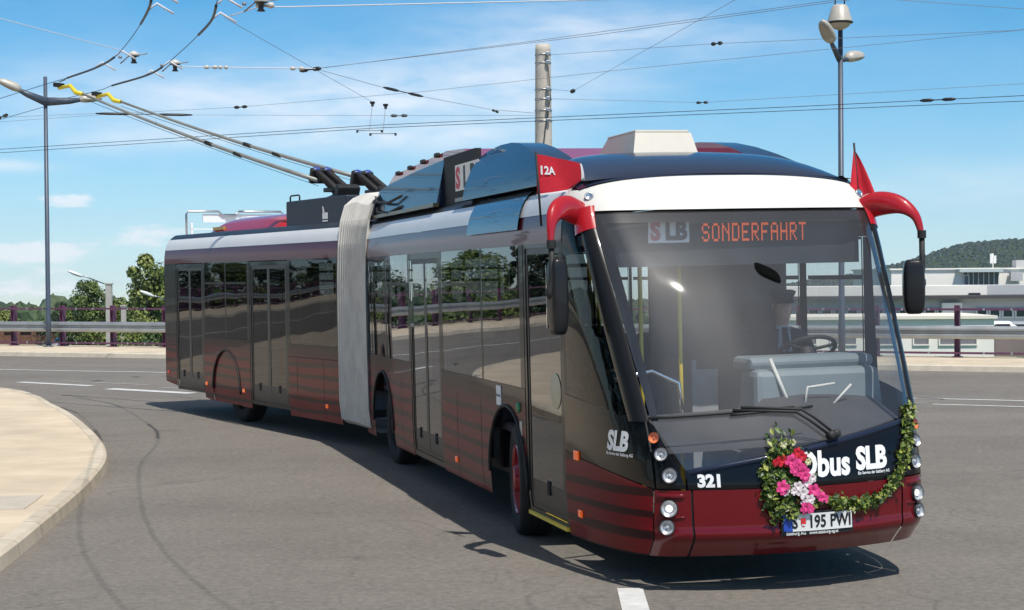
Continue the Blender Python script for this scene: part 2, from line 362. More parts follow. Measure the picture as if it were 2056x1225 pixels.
def fthick(mb, BL, BR, TR, TL, nu, nv, m, off, rim=0.03):
    """patch standing off the surface with its edges turned in"""
    def P(u, v):
        e = min(u, 1 - u, v, 1 - v); uu = min(max(u, 1e-6), 1); 
        w = (BL[0] * (1 - u) + BR[0] * u) * (1 - v) + (TL[0] * (1 - u) + TR[0] * u) * v
        z = (BL[1] * (1 - u) + BR[1] * u) * (1 - v) + (TL[1] * (1 - u) + TR[1] * u) * v
        return front(w, z, off if e > 1e-4 else -.004)
    mb.grid(P, nu, nv, m)
def front_text(s, size, y0, z0, name, bold, shear=0.0, sx=1.0, mat=M_text, off=.006, parent=None):
    V, F = text2d(s, size, bold, shear, sx=sx); mb = MB()
    mb.add([front_at(y0 + a, z0 + b, off) for a, b in V], F); return part(mb, name, mat, MF, parent)
# nose panels ---------------------------------------------------------------
mb = MB(); fpatch(mb, (-.525, .26), (.525, .26), (.525, .735), (-.525, .735), 40, 40)
for sgn in (-1, 1):                                     # slim raised lip along the bumper edge
    pass
bumper = part(mb, 'front_bumper', M_red)
for sg in (-1, 1):
    mb = MB(); fpatch(mb, (sg * .535, .26), (sg * .705, .26), (sg * .69, .735), (sg * .535, .735), 14, 30, 0)
    cb = part(mb, 'corner_bumper', M_red)
    mb = MB(); fpatch(mb, (sg * .710, .26), (sg * 1.0, .26), (sg * 1.0, .90), (sg * .695, .735), 22, 26, 0)
    part(mb, 'corner_skirt', M_stripe)
    mb = MB()                                            # black mask behind the door-side glass, up to the slanting sill
    fpatch(mb, (sg * .690, .742), (sg * 1.0, .905), (sg * 1.0, 1.33), (sg * .70, 1.20), 22, 20)
    part(mb, 'corner_panel', M_black)
    mb = MB()                                            # lamp pod
    fpatch(mb, (sg * .552, .745), (sg * .682, .745), (sg * .693, 1.20), (sg * .665, 1.175), 10, 18)
    pod = part(mb, 'lamp_pod', M_black)
    def lamp(par, w, z, r, kind, name):
        p = front(w, z, .021); n = (fnorm(w, z) + Vector((.35, 0, 0))).normalized(); mb = MB()
        mb.lathe([(r * 1.14, -.030), (r * 1.08, .004), (r * 1.02, .008), (r, .004)], p, n, 24, 0)
        mb.lathe([(r, .004), (r * .86, -.004), (r * .62, -.012), (r * .4, -.016), (r * .2, -.018), (.001, -.018)], p, n, 24, [4, 1, 4, 1, 1])
        mb.lathe([(r * .22, -.016), (r * .20, -.006), (r * .12, -.002), (.001, -.001)], p, n, 14, 3 if kind == 'lit' else 1)
        if kind == 'lit': mb.lathe([(r * .42, -.008), (r * .3, -.009), (.001, -.009)], p, n, 16, 3)
        mb.lathe([(r * 1.0, .008), (r * .8, .013), (r * .4, .017), (.001, .018)], p, n, 20, 2)
        return part(mb, name, [M_frame, M_amber2 if kind == 'amber' else M_refl, M_lens, M_bulb, M_alu if kind != 'amber' else M_amber2], MF, par)
    lamp(pod, sg * .668, 1.085, .037, 'amber', 'indicator_lamp'); lamp(pod, sg * .648, .975, .045, 'c', 'fog_lamp'); lamp(pod, sg * .620, .835, .050, 'c', 'fog_lamp')
    for w_, z_, r_ in ((.628, .612, .056), (.640, .482, .050)):
        p = front(sg * w_, z_, .003); n = fnorm(sg * w_, z_); mb = MB()
        lamp(cb, sg * w_, z_, r_, 'lit' if z_ > .55 else 'c', 'headlight')
        # brow over each headlight
    mb = MB(); fthick(mb, (sg * .56, .675), (sg * .685, .675), (sg * .685, .715), (sg * .56, .715), 12, 4, 0, .014); part(mb, 'headlight_brow', M_red, MF, cb)
    mb = MB(); fthick(mb, (sg * .56, .545), (sg * .685, .535), (sg * .685, .555), (sg * .56, .560), 12, 3, 0, .012); part(mb, 'headlight_brow', M_red, MF, cb)
# dark seams
for sg in (-1, 1): mb = MB(); fpatch(mb, (sg * .525, .27), (sg * .535, .27), (sg * .535, .74), (sg * .525, .74), 2, 20, 0, -.012); part(mb, 'bumper_seam', M_under)
# black fascia band with lettering; its top edge climbs towards the driver's side
def zlow(w): return 1.012 + .168 * (w / .55) * (1 if w > 0 else .86)
mb = MB(); fpatch(mb, (-.545, .740), (.552, .740), (.60, 1.150), (-.553, .862), 40, 12)
band = part(mb, 'front_fascia_band', M_black)
mb = MB(); fthick(mb, (-.548, .835), (.585, 1.10), (.59, 1.145), (-.548, .878), 40, 4, 0, .014)
part(mb, 'wiper_cover_strip', M_navy, MF, band)
front_text('321', .112, -.758, .760, 'fleet_number', .0060, 0, .98, parent=band)
front_text('Obus', .235, -.085, .803, 'operator_lettering', .0085, 0.12, .80, parent=band)
front_text('SLB', .205, .385, .828, 'operator_lettering', .010, 0.12, .86, parent=band)
front_text('Ein Service der Salzburg AG', .028, .395, .790, 'small_lettering', .0006, 0, .88, parent=band)
# windscreen, frit and pillars
mb = MB(); fpatch(mb, (-.553, .872), (.60, 1.158), (.672, 1.215), (-.672, 1.20), 40, 8); fpatch(mb, (-.672, 1.20), (.672, 1.215), (.79, 2.665), (-.79, 2.665), 44, 40)
wind = part(mb, 'windscreen', M_wglass)
mb = MB()
fpatch(mb, (-.672, 1.20), (-.640, 1.20), (-.715, 2.60), (-.785, 2.60), 3, 30, 0, -.006); fpatch(mb, (.640, 1.215), (.672, 1.215), (.785, 2.60), (.715, 2.60), 3, 30, 0, -.006)
fpatch(mb, (-.785, 2.60), (.785, 2.60), (.79, 2.68), (-.79, 2.68), 44, 3, 0, -.006)
fpatch(mb, (.585, 1.145), (.67, 1.21), (.645, 1.30), (.62, 1.24), 6, 4, 0, -.006)
part(mb, 'windscreen_frit', M_mask, MF, wind)
for sg in (-1, 1):
    mb = MB()
    def P(u, v, sg=sg):
        w = sg * (.680 + .105 * v + (.085 + .005 * v) * u); z = 1.19 + v * (2.70 - 1.19)
        return front(w, z, .004 + .022 * math.sin(math.pi * min(max(u, 0), 1)) ** .7)
    mb.grid(P, 10, 36, 0, True, sg < 0); part(mb, 'windscreen_pillar', pm('black_pillar_paint', (.012, .012, .013), .3, 0, .35))
    mb = MB()                                            # red shoulder at the pillar head
    def P2(u, v, sg=sg):
        w = sg * (.775 + .120 * u); z = 2.56 + v * .17 - .05 * u
        return front(w, z, .008 + .026 * math.sin(math.pi * u) ** .7)
    mb.grid(P2, 10, 8, 0, True, sg < 0); part(mb, 'pillar_cap', M_redtop)
    mb = MB(); fpatch(mb, (sg * .775, 1.215), (sg * .985, 1.335), (sg * .985, 2.52), (sg * .875, 2.55), 14, 24)
    qg = part(mb, 'quarter_window', M_qglass if sg < 0 else M_cglass)
    mb = MB()
    fpatch(mb, (sg * .965, 1.33), (sg * 1.0, 1.34), (sg * 1.0, 2.62), (sg * .965, 2.60), 3, 20, 0, -.004)
    fpatch(mb, (sg * .765, 2.52), (sg * 1.0, 2.50), (sg * 1.0, 2.71), (sg * .765, 2.71), 8, 5, 0, -.004)
    fpatch(mb, (sg * .765, 1.19), (sg * 1.0, 1.32), (sg * 1.0, 1.36), (sg * .765, 1.235), 8, 2, 0, -.004)
    part(mb, 'quarter_window_frame', M_mask, MF, qg)
# white roof cap over the windscreen
mb = MB()
def Pcap(u, v):
    w = -1 + 2 * u; a = abs(w); top = 2.955 - .10 * min(1, a / .9) ** 3; z = 2.69 + v * (top - 2.69); return front(w, z, .003)
mb.grid(Pcap, 60, 12)
cap = part(mb, 'front_roof_cap', M_white)
for sg in (-1, 1):
    p = front(sg * .815, 2.80, .004); n = (fnorm(sg * .815, 2.80) + Vector((1, 0, 0))).normalized(); mb = MB()
    mb.lathe([(.034, -.01), (.034, .012), (.026, .016), (.022, .010), (.001, .012)], p, n, 18, [0, 0, 0, 1]); part(mb, 'clearance_lamp', [M_alu, M_chrome], MF, cap)
# dark domed fairing behind the cap
mb = MB()
def Pfair(u, v):
    y = -1.15 + 2.3 * u; a = abs(y) / 1.15; w = math.copysign(lerp_tab(WINV, min(abs(y) * 1.275 / 1.2, 1.27)), y); aw = min(1, abs(w) / .9)
    zt = 2.955 - .10 * aw ** 3; tf = -front(w, zt).x; tb = 2.45; q = v
    t = tf + (tb - tf) * q; rise = math.sin(min(1, q * 1.25) * math.pi / 2) ** .8
    crown = 3.22 - .05 * a ** 2 - .20 * a ** 7
    return Vector((-t, y, zt + (crown - zt) * rise + .002))
mb.grid(Pfair, 40, 24); part(mb, 'front_roof_fairing', M_navy)
# wipers
def wiper(pts_yz, blade, name):
    mb = MB(); arm = [front_at(y, z, .035) for y, z in pts_yz]; mb.tube(arm, [.014, .012, .008][:len(arm)] if len(arm) == 3 else .011, 6)
    y0, z0, y1, z1 = blade; bl = [front_at(y0 + (y1 - y0) * k / 8, z0 + (z1 - z0) * k / 8, .020) for k in range(9)]; mb.tube(bl, .010, 5)
    mb.lathe([(.03, -.02), (.03, .03), (.02, .04), (.001, .04)], arm[0], (1, 0, .3), 12)
    return part(mb, name, M_rubber)
wiper([(.20, 1.055), (.06, 1.17), (-.02, 1.225), (-.46, 1.252)], (-1.0, 1.215, -.02, 1.262), 'wiper')
wiper([(.24, 1.065), (.10, 1.185), (.02, 1.240), (-.40, 1.268)], (-.48, 1.225, .12, 1.262), 'wiper')
# number plate
mb = MB()
py0, py1, pz0, pz1 = -.205, .315, .438, .556
def Pp(o): return lambda u, v: front_at(py0 + (py1 - py0) * u, pz0 + (pz1 - pz0) * v, 0).lerp(front_at(py0 + (py1 - py0) * u, .50, 0), .7) * 1 + Vector((o, 0, (pz0 + (pz1 - pz0) * v - .50) * .7))
pp = Pp(.034)
mb.grid(pp, 16, 2, lambda u, v: 1 if u < .07 else 0); mb.grid(lambda u, v: front_at(py0 - .012 + (py1 - py0 + .024) * u, .50, .006) + Vector((.022, 0, -.092 + .165 * v)), 16, 1, 2)
plate = part(mb, 'number_plate', [M_plate, M_eu, M_blackink])
def plate_text(s, size, a0, b0, bold, mat, nm, sx=1.0):
    V, F = text2d(s, size, bold, 0, sx=sx); mb = MB(); mb.add([pp((a0 + a) / (py1 - py0), b0 / (pz1 - pz0) + b / (pz1 - pz0)) + Vector((.003, 0, 0)) for a, b in V], F); part(mb, nm, mat, MF, plate)
plate_text('S', .118, .060, .022, .003, M_blackink, 'plate_lettering', .8); plate_text('195', .118, .178, .022, .003, M_blackink, 'plate_lettering', .78)
plate_text('PW', .118, .345, .022, .003, M_blackink, 'plate_lettering', .78); plate_text('1', .118, .478, .022, .003, M_blackink, 'plate_lettering', .78)
mb = MB(); mb.prism([pp((.124 + a) / .52, (.025 + b) / .12) + Vector((.002, 0, 0)) for a, b in ((0, .065), (0, .025), (.018, 0), (.036, .025), (.036, .065))], (.002, 0, 0), 0)
mb.prism([pp((.130 + a) / .52, (.038 + b) / .12) + Vector((.005, 0, 0)) for a, b in ((0, 0), (.024, 0), (.024, .010), (0, .010))], (.001, 0, 0), 1)
part(mb, 'plate_crest', [M_redink, M_plate], MF, plate)
V, F = text2d('Salzburg AG   www.salzburg-ag.at', .030, .0008, 0, sx=.95); mb = MB(); mb.add([front_at(py0 + .02 + a, .50, .006) + Vector((.026, 0, -.086 + b)) for a, b in V], F); part(mb, 'plate_holder_lettering', M_plate, MF, plate)

# side walls ------------------------------------------------------------------
def side_patch(mb, t0, t1, z0, z1, sg=-1, inset=0.0, nt=None, nz=None, m=0):
    fz0 = z0 if callable(z0) else (lambda t: z0)
    fz1 = z1 if callable(z1) else (lambda t: z1)
    nt = nt or max(1, int((t1 - t0) / .12)); nz = nz or max(1, int((fz1((t0 + t1) / 2) - fz0((t0 + t1) / 2)) / .08))
    def P(u, v):
        t = t0 + (t1 - t0) * u; a = fz0(t); z = a + (fz1(t) - a) * v
        return Vector((-t, sg * (yside(z) - inset), z))
    mb.grid(P, nt, nz, m, True, sg > 0)
def skirt(ax, r=.60, base=.265, rise=None):
    def f(t):
        b = base + (rise(t) if rise else 0)
        for a in ax:
            dd = abs(t - a)
            if dd < r: b = max(b, .50 + math.sqrt(r * r - dd * dd) * 1.02)
        return b
    return f
SILL, HEAD = 1.30, 2.47
def side_text(s, size, t0, z0, name, bold, shear, sx, mat, parent, wrap=False, off=.005):
    V, F = text2d(s, size, bold, shear, sx=sx); mb = MB(); P = []
    for a, b in V:
        t = t0 - a; z = z0 + b
        if wrap:
            lo, hi = .5, 1.0
            for _ in range(30):
                md = (lo + hi) / 2
                if -front(-md, z).x < t: lo = md
                else: hi = md
            P.append(front(-lo, z, off))
        else: P.append(Vector((-t, -(yside(z) + off), z)))
    mb.add(P, F); return part(mb, name, mat, MF, parent)
side_text('SLB', .185, .275, .985, 'side_lettering', .009, .12, .84, M_text, None, True)
side_text('Ein Service der Salzburg AG', .030, .285, .945, 'small_lettering', .0008, 0, .9, M_text, None, True)
def frame_rect(mb, t0, t1, z0, z1, sg, w=.045, inset=-.001, m=0):
    for a in ((t0, t0 + w, z0, z1), (t1 - w, t1, z0, z1), (t0 + w, t1 - w, z0, z0 + w), (t0 + w, t1 - w, z1 - w, z1)): side_patch(mb, a[0], a[1], a[2], a[3], sg, inset, m=m)
def door(t0, t1, z0, z1, sg, M, leaves=2, gl=M_sglass, edge=True):
    mb = MB(); frame_rect(mb, t0, t1, z0, z1, sg, .06, .004)
    d = part(mb, 'door', M_mask, M)
    w = (t1 - t0 - .12) / leaves
    for k in range(leaves):
        a = t0 + .06 + k * w; b = a + w
        mb = MB(); frame_rect(mb, a, b, z0 + .06, z1 - .06, sg, .05, .012); lf = part(mb, 'door_leaf', M_frame, M, d)
        mb = MB(); side_patch(mb, a + .05, b - .05, z0 + .30, z1 - .11, sg, .016); part(mb, 'door_glass', gl, M, d)
        mb = MB(); side_patch(mb, a + .05, b - .05, z0 + .11, z0 + .30, sg, .014); part(mb, 'kick_panel', M_frame, M, d)
        mb = MB(); cx = (a + b) / 2 + (.04 if k else -.04)
        mb.box((-cx, sg * (1.262), z0 + .27), (.07, .012, .11), 0, bevel=.004); part(mb, 'door_latch', M_under, M, d)
        mb = MB(); mb.tube([(-(a + .09), sg * 1.20, z0 + .55), (-(a + .09), sg * 1.20, z1 - .6)], .014, 8); part(mb, 'grab_rail', M_yellow, M, d)
    if edge:
        mb = MB(); mb.box((-(t0 + t1) / 2, sg * 1.225, z0 + .015), (t1 - t0 - .02, .09, .03), 0); part(mb, 'step_edge', M_yellow, M, d)
    return d
def window(t0, t1, sg, M, gl, hopper=True):
    mb = MB(); side_patch(mb, t0, t1, SILL, HEAD, sg, .002); wn_ = part(mb, 'side_window', gl, M)
    mb = MB(); e = .022
    frame_rect(mb, t0 - .0, t1 + .0, SILL - .0, HEAD + .0, sg, .02, .006)
    if hopper:
        side_patch(mb, t0 + .03, t1 - .03, 2.13, 2.165, sg, -.004); 
    part(mb, 'window_frame', M_mask, M, wn_)
    return wn_
def ribs(mb, spans, z0, z1, sg, inset=0.003):
    for a, b in spans: side_patch(mb, a, b, z0, z1, sg, inset)
def build_side(M, sg, t_lo, t_hi, doors, windows, axles, rise, gl, extra_top=True, door_edge=False):
    # lower panels between doors
    cuts = sorted([(a, b) for a, b, *_ in doors]); spans = []; x = t_lo
    for a, b in cuts:
        if a > x + .01: spans.append((x, a))
        x = b
    if x < t_hi - .01: spans.append((x, t_hi))
    sk = skirt(axles, .60, .29, rise)
    for a, b in spans:
        mb = MB(); side_patch(mb, a, b, sk, SILL - .003, sg, 0, nt=max(2, int((b - a) / .03)), nz=12); sp = part(mb, 'body_side_panel', M_stripe, M)
        ww = sorted([w for w in windows if w[0] >= a - .01 and w[1] <= b + .01]); y = a
        for w in ww + [(b, b)]:
            if w[0] > y + .004: mb = MB(); side_patch(mb, y, w[0], SILL, HEAD, sg, .001); part(mb, 'window_pillar', M_mask, M, sp)
            y = w[1]
        # wheel arch lips
        for ax in axles:
            if a < ax < b:
                mb = MB(); pts = []
                for k in range(25):
                    an = math.pi * (k / 24) * 1.02 - .01; t = ax + .605 * math.cos(an); z = .50 + .617 * math.sin(an)
                    pts.append(Vector((-t, sg * (yside(z) + .004), z)))
                mb.tube(pts, .016, 6); part(mb, 'wheel_arch', M_rubber, M, sp)
    for a, b in spans:
        q = a + .55
        while q < b - .3:
            if all(abs(q - ax) > .66 for ax in axles): mb = MB(); side_patch(mb, q, q + .008, sk, 1.12, sg, -.0015, nt=1, nz=10); part(mb, 'panel_gap', M_under, M)
            q += .93
        if b - a > .5 and not any(a < ax < b for ax in axles): mb = MB(); side_patch(mb, a + .01, b - .01, 1.118, 1.126, sg, -.0015, nz=1); part(mb, 'panel_gap', M_under, M)
    for w in windows: window(w[0], w[1], sg, M, gl, w[2] if len(w) > 2 else True)
    for a, b, z0, z1 in doors: door(a, b, z0, z1, sg, M, 1 if b - a < 1.2 else 2, gl, door_edge and a < 2)
    mb = MB(); side_patch(mb, t_lo, t_hi, HEAD + .002, 2.695, sg, 0.001, nz=6); part(mb, 'cant_panel', M_stripe if 0 else pm('dark_red_cant_paint', (.11, .007, .012), .3, 0, .38, wavy=.004), M)
    mb = MB(); side_patch(mb, t_lo, t_hi, 2.698, 2.875, sg, -.003, nz=8); part(mb, 'roof_edge_strip', M_silver, M)
    mb = MB(); side_patch(mb, t_lo, t_hi, 2.878, 2.955, sg, .002, nz=5); part(mb, 'roof_gutter', M_frame, M)
z1d = HEAD
build_side(MF, -1, 1.02, 9.45, [(1.02, 2.10, .28, 2.50), (5.16, 6.62, .30, 2.47)], [(2.22, 3.46, False), (3.52, 5.06), (6.72, 7.95), (8.02, 9.40, False)], [2.70, 8.30], None, M_sglass, door_edge=True)
build_side(MF, 1, 1.02, 9.45, [], [(1.10, 2.15), (2.28, 3.46), (3.52, 5.06), (5.14, 6.62), (6.72, 7.95), (8.02, 9.40)], [2.70, 8.30], None, M_cglass)
rr = lambda t: max(0, (t - 5.6)) * .085
build_side(MR, -1, .75, 8.05, [(2.55, 4.05, .36, 2.46), (6.10, 7.46, .40, 2.46)], [(.85, 2.47, False), (4.15, 5.05), (5.10, 6.02)], [5.10], rr, M_sglass2)
build_side(MR, 1, .75, 8.05, [], [(.85, 2.47), (2.6, 4.05), (4.15, 5.05), (5.10, 6.02), (6.15, 7.4)], [5.10], rr, M_cglass)
# rear end, rounded corners
mb = MB()
def Prear(u, v):
    z = .50 + v * (2.69 - .50); s = (u - .5) * 2; yy = yside(z); a = abs(s); r = .18
    y = s * yy; t = 8.05 + .22 * (1 - max(0, (a - .86) / .14) ** 2) + .05 * math.cos(s * 1.5)
    if a >= .9999: t = 8.05
    return Vector((-t, y, z))
mb.grid(Prear, 40, 24, lambda u, v: 1 if .36 < v < .90 and .1 < u < .9 else 0); part(mb, 'rear_end', [M_stripe, M_black], MR)
mb = MB(); mb.grid(lambda u, v: Vector((-(8.05 + .26 * (1 - max(0, (abs(2 * u - 1) - .86) / .14) ** 2) * (1 - .5 * v)), (2 * u - 1) * yside(2.69 + .25 * v), 2.69 + .25 * v)), 40, 6); part(mb, 'rear_roof_edge', M_silver, MR)
# underbody, floor, roof skins, inner lining for both sections
def shell(M, t0, t1, tag_):
    mb = MB(); mb.box((-(t0 + t1) / 2, 0, .40), (t1 - t0, 1.72, .10), 0); part(mb, 'floor', M_floor, M)
    mb = MB()
    mb.grid(lambda u, v: Vector((-(t0 + (t1 - t0) * u), -1.10 + 2.2 * v, 2.925 + .05 * (1 - (2 * v - 1) ** 2))), 10, 16, 0)
    part(mb, 'roof_panel', M_silver, M)
    mb = MB(); mb.box((-(t0 + t1) / 2, 0, 2.56), (t1 - t0, 2.36, .03)); part(mb, 'ceiling_lining', M_trim, M)
shell(MF, .9, 9.45, 'f'); shell(MR, .75, 8.0, 'r')
mb = MB(); mb.box((-.50, 0, .35), (1.0, 1.8, .09)); part(mb, 'front_underfloor', M_under, MF)
# wheels
def wheel(M, t, y, steer=0.0, red=True):
    sg = -1 if y < 0 else 1; ax = Vector((math.sin(steer) * -sg, sg * math.cos(steer), 0)); c = Vector((-t, y, .485)); mb = MB()
    mb.lathe([(.30, -.28), (.44, -.28), (.475, -.25), (.483, -.19), (.483, -.05), (.475, -.012), (.445, .012), (.40, .016), (.305, .0)], c, ax, 40, 0)
    for k in range(3): mb.lathe([(.484, -.20 + k * .055), (.486, -.19 + k * .055), (.486, -.165 + k * .055), (.484, -.155 + k * .055)], c, ax, 40, 0)
    w = part(mb, 'wheel', M_tyre, M)
    mb = MB(); mb.lathe([(.305, -.01), (.295, .006), (.28, -.02), (.27, -.07), (.17, -.09), (.165, -.03), (.12, -.012), (.115, .02), (.07, .028), (.001, .03)], c, ax, 32, 0)
    x = ax.orthogonal().normalized(); yv = ax.cross(x)
    for k in range(10):
        a = k * math.pi / 5; p = c + (x * math.cos(a) + yv * math.sin(a)) * .225 + ax * -.08; mb.lathe([(.016, 0), (.016, .03), (.001, .034)], p, ax, 6, 1)
    part(mb, 'rim', [pm('red_wheel_rim', (.30, .012, .02), .35, .2, .6) if red else M_under, M_alu if red else M_under], M, w)
for y in (-1.20, 1.20):
    wheel(MF, 2.70, y, -.16); wheel(MF, 8.30, y * .95, 0, False); wheel(MR, 5.10, y * .86, 0, False)
    mb = MB(); side_patch(mb, 4.49, 5.71, lambda t: .30, lambda t: .50 + math.sqrt(max(.0001, .612 ** 2 - (t - 5.10) ** 2)), -1 if y < 0 else 1, .012, 40, 12); part(mb, 'wheel_cover', M_stripe, MR)
for t in (2.70, 8.30): mb = MB(); mb.box((-t, 0, .80), (1.26, 1.76, .72)); part(mb, 'wheel_housing', M_under, MF)
mb = MB(); mb.box((-5.10, 0, .80), (1.26, 1.76, .72)); part(mb, 'wheel_housing', M_under, MR)
# markers, stickers, buttons
def marker(M, t, z, w=.075, h=.055, mat=M_orange, nm='side_marker_lamp', front_=False):
    mb = MB()
    if front_:
        lo, hi = .5, 1.0
        for _ in range(30):
            md = (lo + hi) / 2; lo, hi = (md, hi) if -front(-md, z).x < t else (lo, md)
        p = front(-lo, z, .004)
    else: p = Vector((-t, -(yside(z) + .004), z))
    mb.box(p, (w, .018, h), 0, bevel=.006); part(mb, nm, mat, M)
marker(MF, .75, .455, front_=True); marker(MF, .79, .885, .10, .07, front_=True, nm='side_indicator'); marker(MF, 4.60, .46)
for t, z in ((6.0, .56), (4.35, .535), (1.22, .50)): marker(MR, t, z)
marker(MR, 7.9, .66, .06, .05, pm('red_marker', (.6, .02, .02), .2, 0, 1))
mb = MB(); mb.box((-2.93, -1.279, 1.19), (.15, .006, .17)); st = part(mb, 'sticker', M_paper)
V, F = text2d('Metrobus', .033, .0008); mb = MB(); mb.add([(-2.995 + a, -1.2835, 1.18 + b) for a, b in V], F); part(mb, 'sticker_lettering', M_blackink, MF, st)
mb = MB(); mb.lathe([(.045, 0), (.045, .012), (.03, .02), (.001, .022)], (-2.30, -1.274, 1.13), (0, -1, 0), 16); part(mb, 'door_button', pm('green_button', (.03, .25, .09), .3), MF)
mb = MB(); mb.box((-2.24, -1.277, .96), (.07, .008, .12), 0, bevel=.003); part(mb, 'maker_plate', M_alu, MF)
mb = MB(); mb.lathe([(.001, .004), (.13, .004), (.14, 0)], (-1.28, -1.263, 1.33), (0, -1, 0), 28); 
part(mb, 'door_painted_reflection', pm('cream_reflection_paint', (.62, .55, .38), .5), MF)  # cream disc painted in place of a round reflection in the door glass
# glossy arch band and roof pods --------------------------------------------------
for sg in (-1, 1):
    mb = MB(); side_patch(mb, 2.18, 3.92, 2.60, 2.955, sg, -.022, nz=10); part(mb, 'arch_band', pm('glossy_arch_panel', (.030, .045, .07), .14, 0, .8, wavy=.004), MF)
    mb = MB()
    out = [(1.55, 2.945), (1.75, 3.04), (2.0, 3.13), (2.3, 3.22), (2.65, 3.31), (3.0, 3.375), (3.35, 3.41), (3.75, 3.42), (4.1, 3.40), (4.36, 3.35), (4.46, 3.25), (4.46, 2.945)]
    ins = lambda z: 1.185 - .20 * max(0, (z - 2.95) / .47) ** 1.6
    A = [Vector((-t, sg * ins(z), z)) for t, z in out]; B = [Vector((-t, sg * .80, z - .0)) for t, z in out]; n = len(out)
    # outer face gridded so that it curves in towards the top
    def Pout(u, v):
        k = u * (n - 2); i = min(int(k), n - 3); f = k - i; t = out[i][0] * (1 - f) + out[i + 1][0] * f; zt = out[i][1] * (1 - f) + out[i + 1][1] * f
        z = 2.945 + (zt - 2.945) * v; return Vector((-t, sg * ins(z), z))
    mb.grid(Pout, 40, 8, 0, True, sg > 0)
    mb.add(A + B, [(i, i + 1, i + 1 + n, i + n) for i in range(n - 1)], 0, True)
    mb.add(B, [list(range(n))], 1)
    part(mb, 'roof_pod', [M_navy, M_redtop], MF)
    mb = MB(); mb.box((-3.2, sg * 1.155, 2.965), (3.2, .05, .035), 0); part(mb, 'roof_gutter', pm('bronze_gutter', (.10, .085, .06), .3, .7), MF)
    # rear pod of the front section
    mb = MB(); o2 = [(5.80, 2.96), (5.80, 3.435), (7.2, 3.40), (8.6, 3.345), (9.25, 3.29), (9.40, 3.12), (9.42, 2.96)]
    tilt = lambda z: 1.14 - .10 * (z - 2.96) / .47
    mb.prism([(-t, sg * tilt(z), z) for t, z in o2], (0, -sg * .12, 0)); part(mb, 'roof_pod', M_navy, MF)
    mb = MB(); mb.box((-7.6, sg * 1.15, 2.965), (3.65, .06, .04), 0); part(mb, 'roof_gutter', MATS['bronze_gutter'], MF)
    mb = MB(); mb.box((-5.13, sg * 1.02, 3.20), (1.34, .06, .50)); sd = part(mb, 'side_destination_sign', pm('matt_black', (.010, .010, .011), .7), MF)
    if sg < 0:
        mb = MB(); mb.box((-4.80, -1.054, 3.205), (.96, .004, .26)); pp_ = part(mb, 'paper_sheet', M_paper, MF, sd)
        for ch, x0, mt in (('S', -5.25, M_redink), ('L', -4.94, M_blackink), ('B', -4.66, M_blackink)):
            V, F = text2d(ch, .28, .014, sx=1.35); mb = MB(); mb.add([(x0 + a, -1.058, 3.108 + b) for a, b in V], F); part(mb, 'sheet_lettering', mt, MF, sd)
# red roof cover between the pods
mb = MB(); mb.prism([(-4.5, -.99, 2.97), (-4.5, -.99, 3.34), (-5.2, -.99, 3.50), (-5.9, -.99, 3.53), (-8.7, -.99, 3.455), (-9.3, -.99, 3.30), (-9.3, -.99, 2.97)], (0, 1.98, 0)); rc = part(mb, 'roof_cover', M_redtop, MF)
for t, z in ((6.3, 3.515), (7.0, 3.495), (7.7, 3.475), (8.4, 3.455)): mb = MB(); mb.box((-t, -1.005, z), (.13, .05, .05), 0, bevel=.015); part(mb, 'cover_hinge', M_rubber, MF, rc)
mb = MB(); mb.prism([(-1.9, -.9, 2.97), (-1.9, -.9, 3.10), (-4.3, -.9, 3.17), (-4.3, -.9, 2.97)], (0, 1.8, 0)); part(mb, 'roof_cover', M_redtop, MF)
# pale vent box on the roof
mb = MB(); c = Vector((-2.65, .01, 3.21)); a, b, h = .52, .29, .19
vs = [(-a, -b, 0), (a, -b, 0), (a, b, 0), (-a, b, 0), (-a * .62, -b * .80, h), (a * .80, -b * .80, h), (a * .80, b * .92, h), (-a * .62, b * .92, h)]
mb.add([c + Vector(v) for v in vs], [(4, 5, 6, 7), (0, 1, 5, 4), (1, 2, 6, 5), (2, 3, 7, 6), (3, 0, 4, 7)])
mb.box(c + Vector((.02, .02, h + .012)), (2 * a * .70, 2 * b * .84, .03), 0, bevel=.01)
part(mb, 'roof_vent', pm('cream_vent_box', (.55, .52, .45), .5, var=.06), MF)
# rear section roof gear
mb = MB(); mb.box((-2.28, 0, 3.12), (2.15, 1.90, .40), 0, bevel=.02); bx = part(mb, 'equipment_box', pm('navy_box_paint', (.022, .030, .050), .55, var=.15, vscale=2), MR)
mb = MB(); mb.tube([(-3.30, -.9, 3.32), (-3.30, -.9, 3.385), (-3.27, -.9, 3.40), (-2.98, -.9, 3.40), (-2.95, -.9, 3.385), (-2.95, -.9, 3.32)], .013, 6); part(mb, 'lifting_handle', M_rubber, MR, bx)
mb = MB()
mb.box((-1.92, -.956, 3.065), (.17, .005, .085)); mb.box((-1.92, -.956, 2.995), (.17, .005, .018)); mb.prism([(-1.99, -.9575, 3.11), (-1.93, -.9575, 3.11), (-1.955, -.9575, 3.17), (-1.985, -.9575, 3.20), (-2.0, -.9575, 3.19)], (0, -.002, 0))
part(mb, 'box_emblem', M_text, MR, bx)
mb = MB(); mb.box((-2.28, -.90, 2.925), (2.2, .1, .05)); part(mb, 'equipment_plinth', M_dark, MR)
mb = MB()
def Pdome(u, v):
    s = 2 * u - 1; a = -7.05 + 3.2 * v; e = (1 - abs(s) ** 4) ** .5 * (1 - abs(2 * v - 1) ** 5) ** .45
    return Vector((a, .78 * s - .05, 2.94 + .27 * e))
mb.grid(Pdome, 24, 30); mb.box((-5.45, -.05, 2.95), (3.25, 1.6, .04), 0, bevel=.01); part(mb, 'climate_unit', M_redtop, MR)
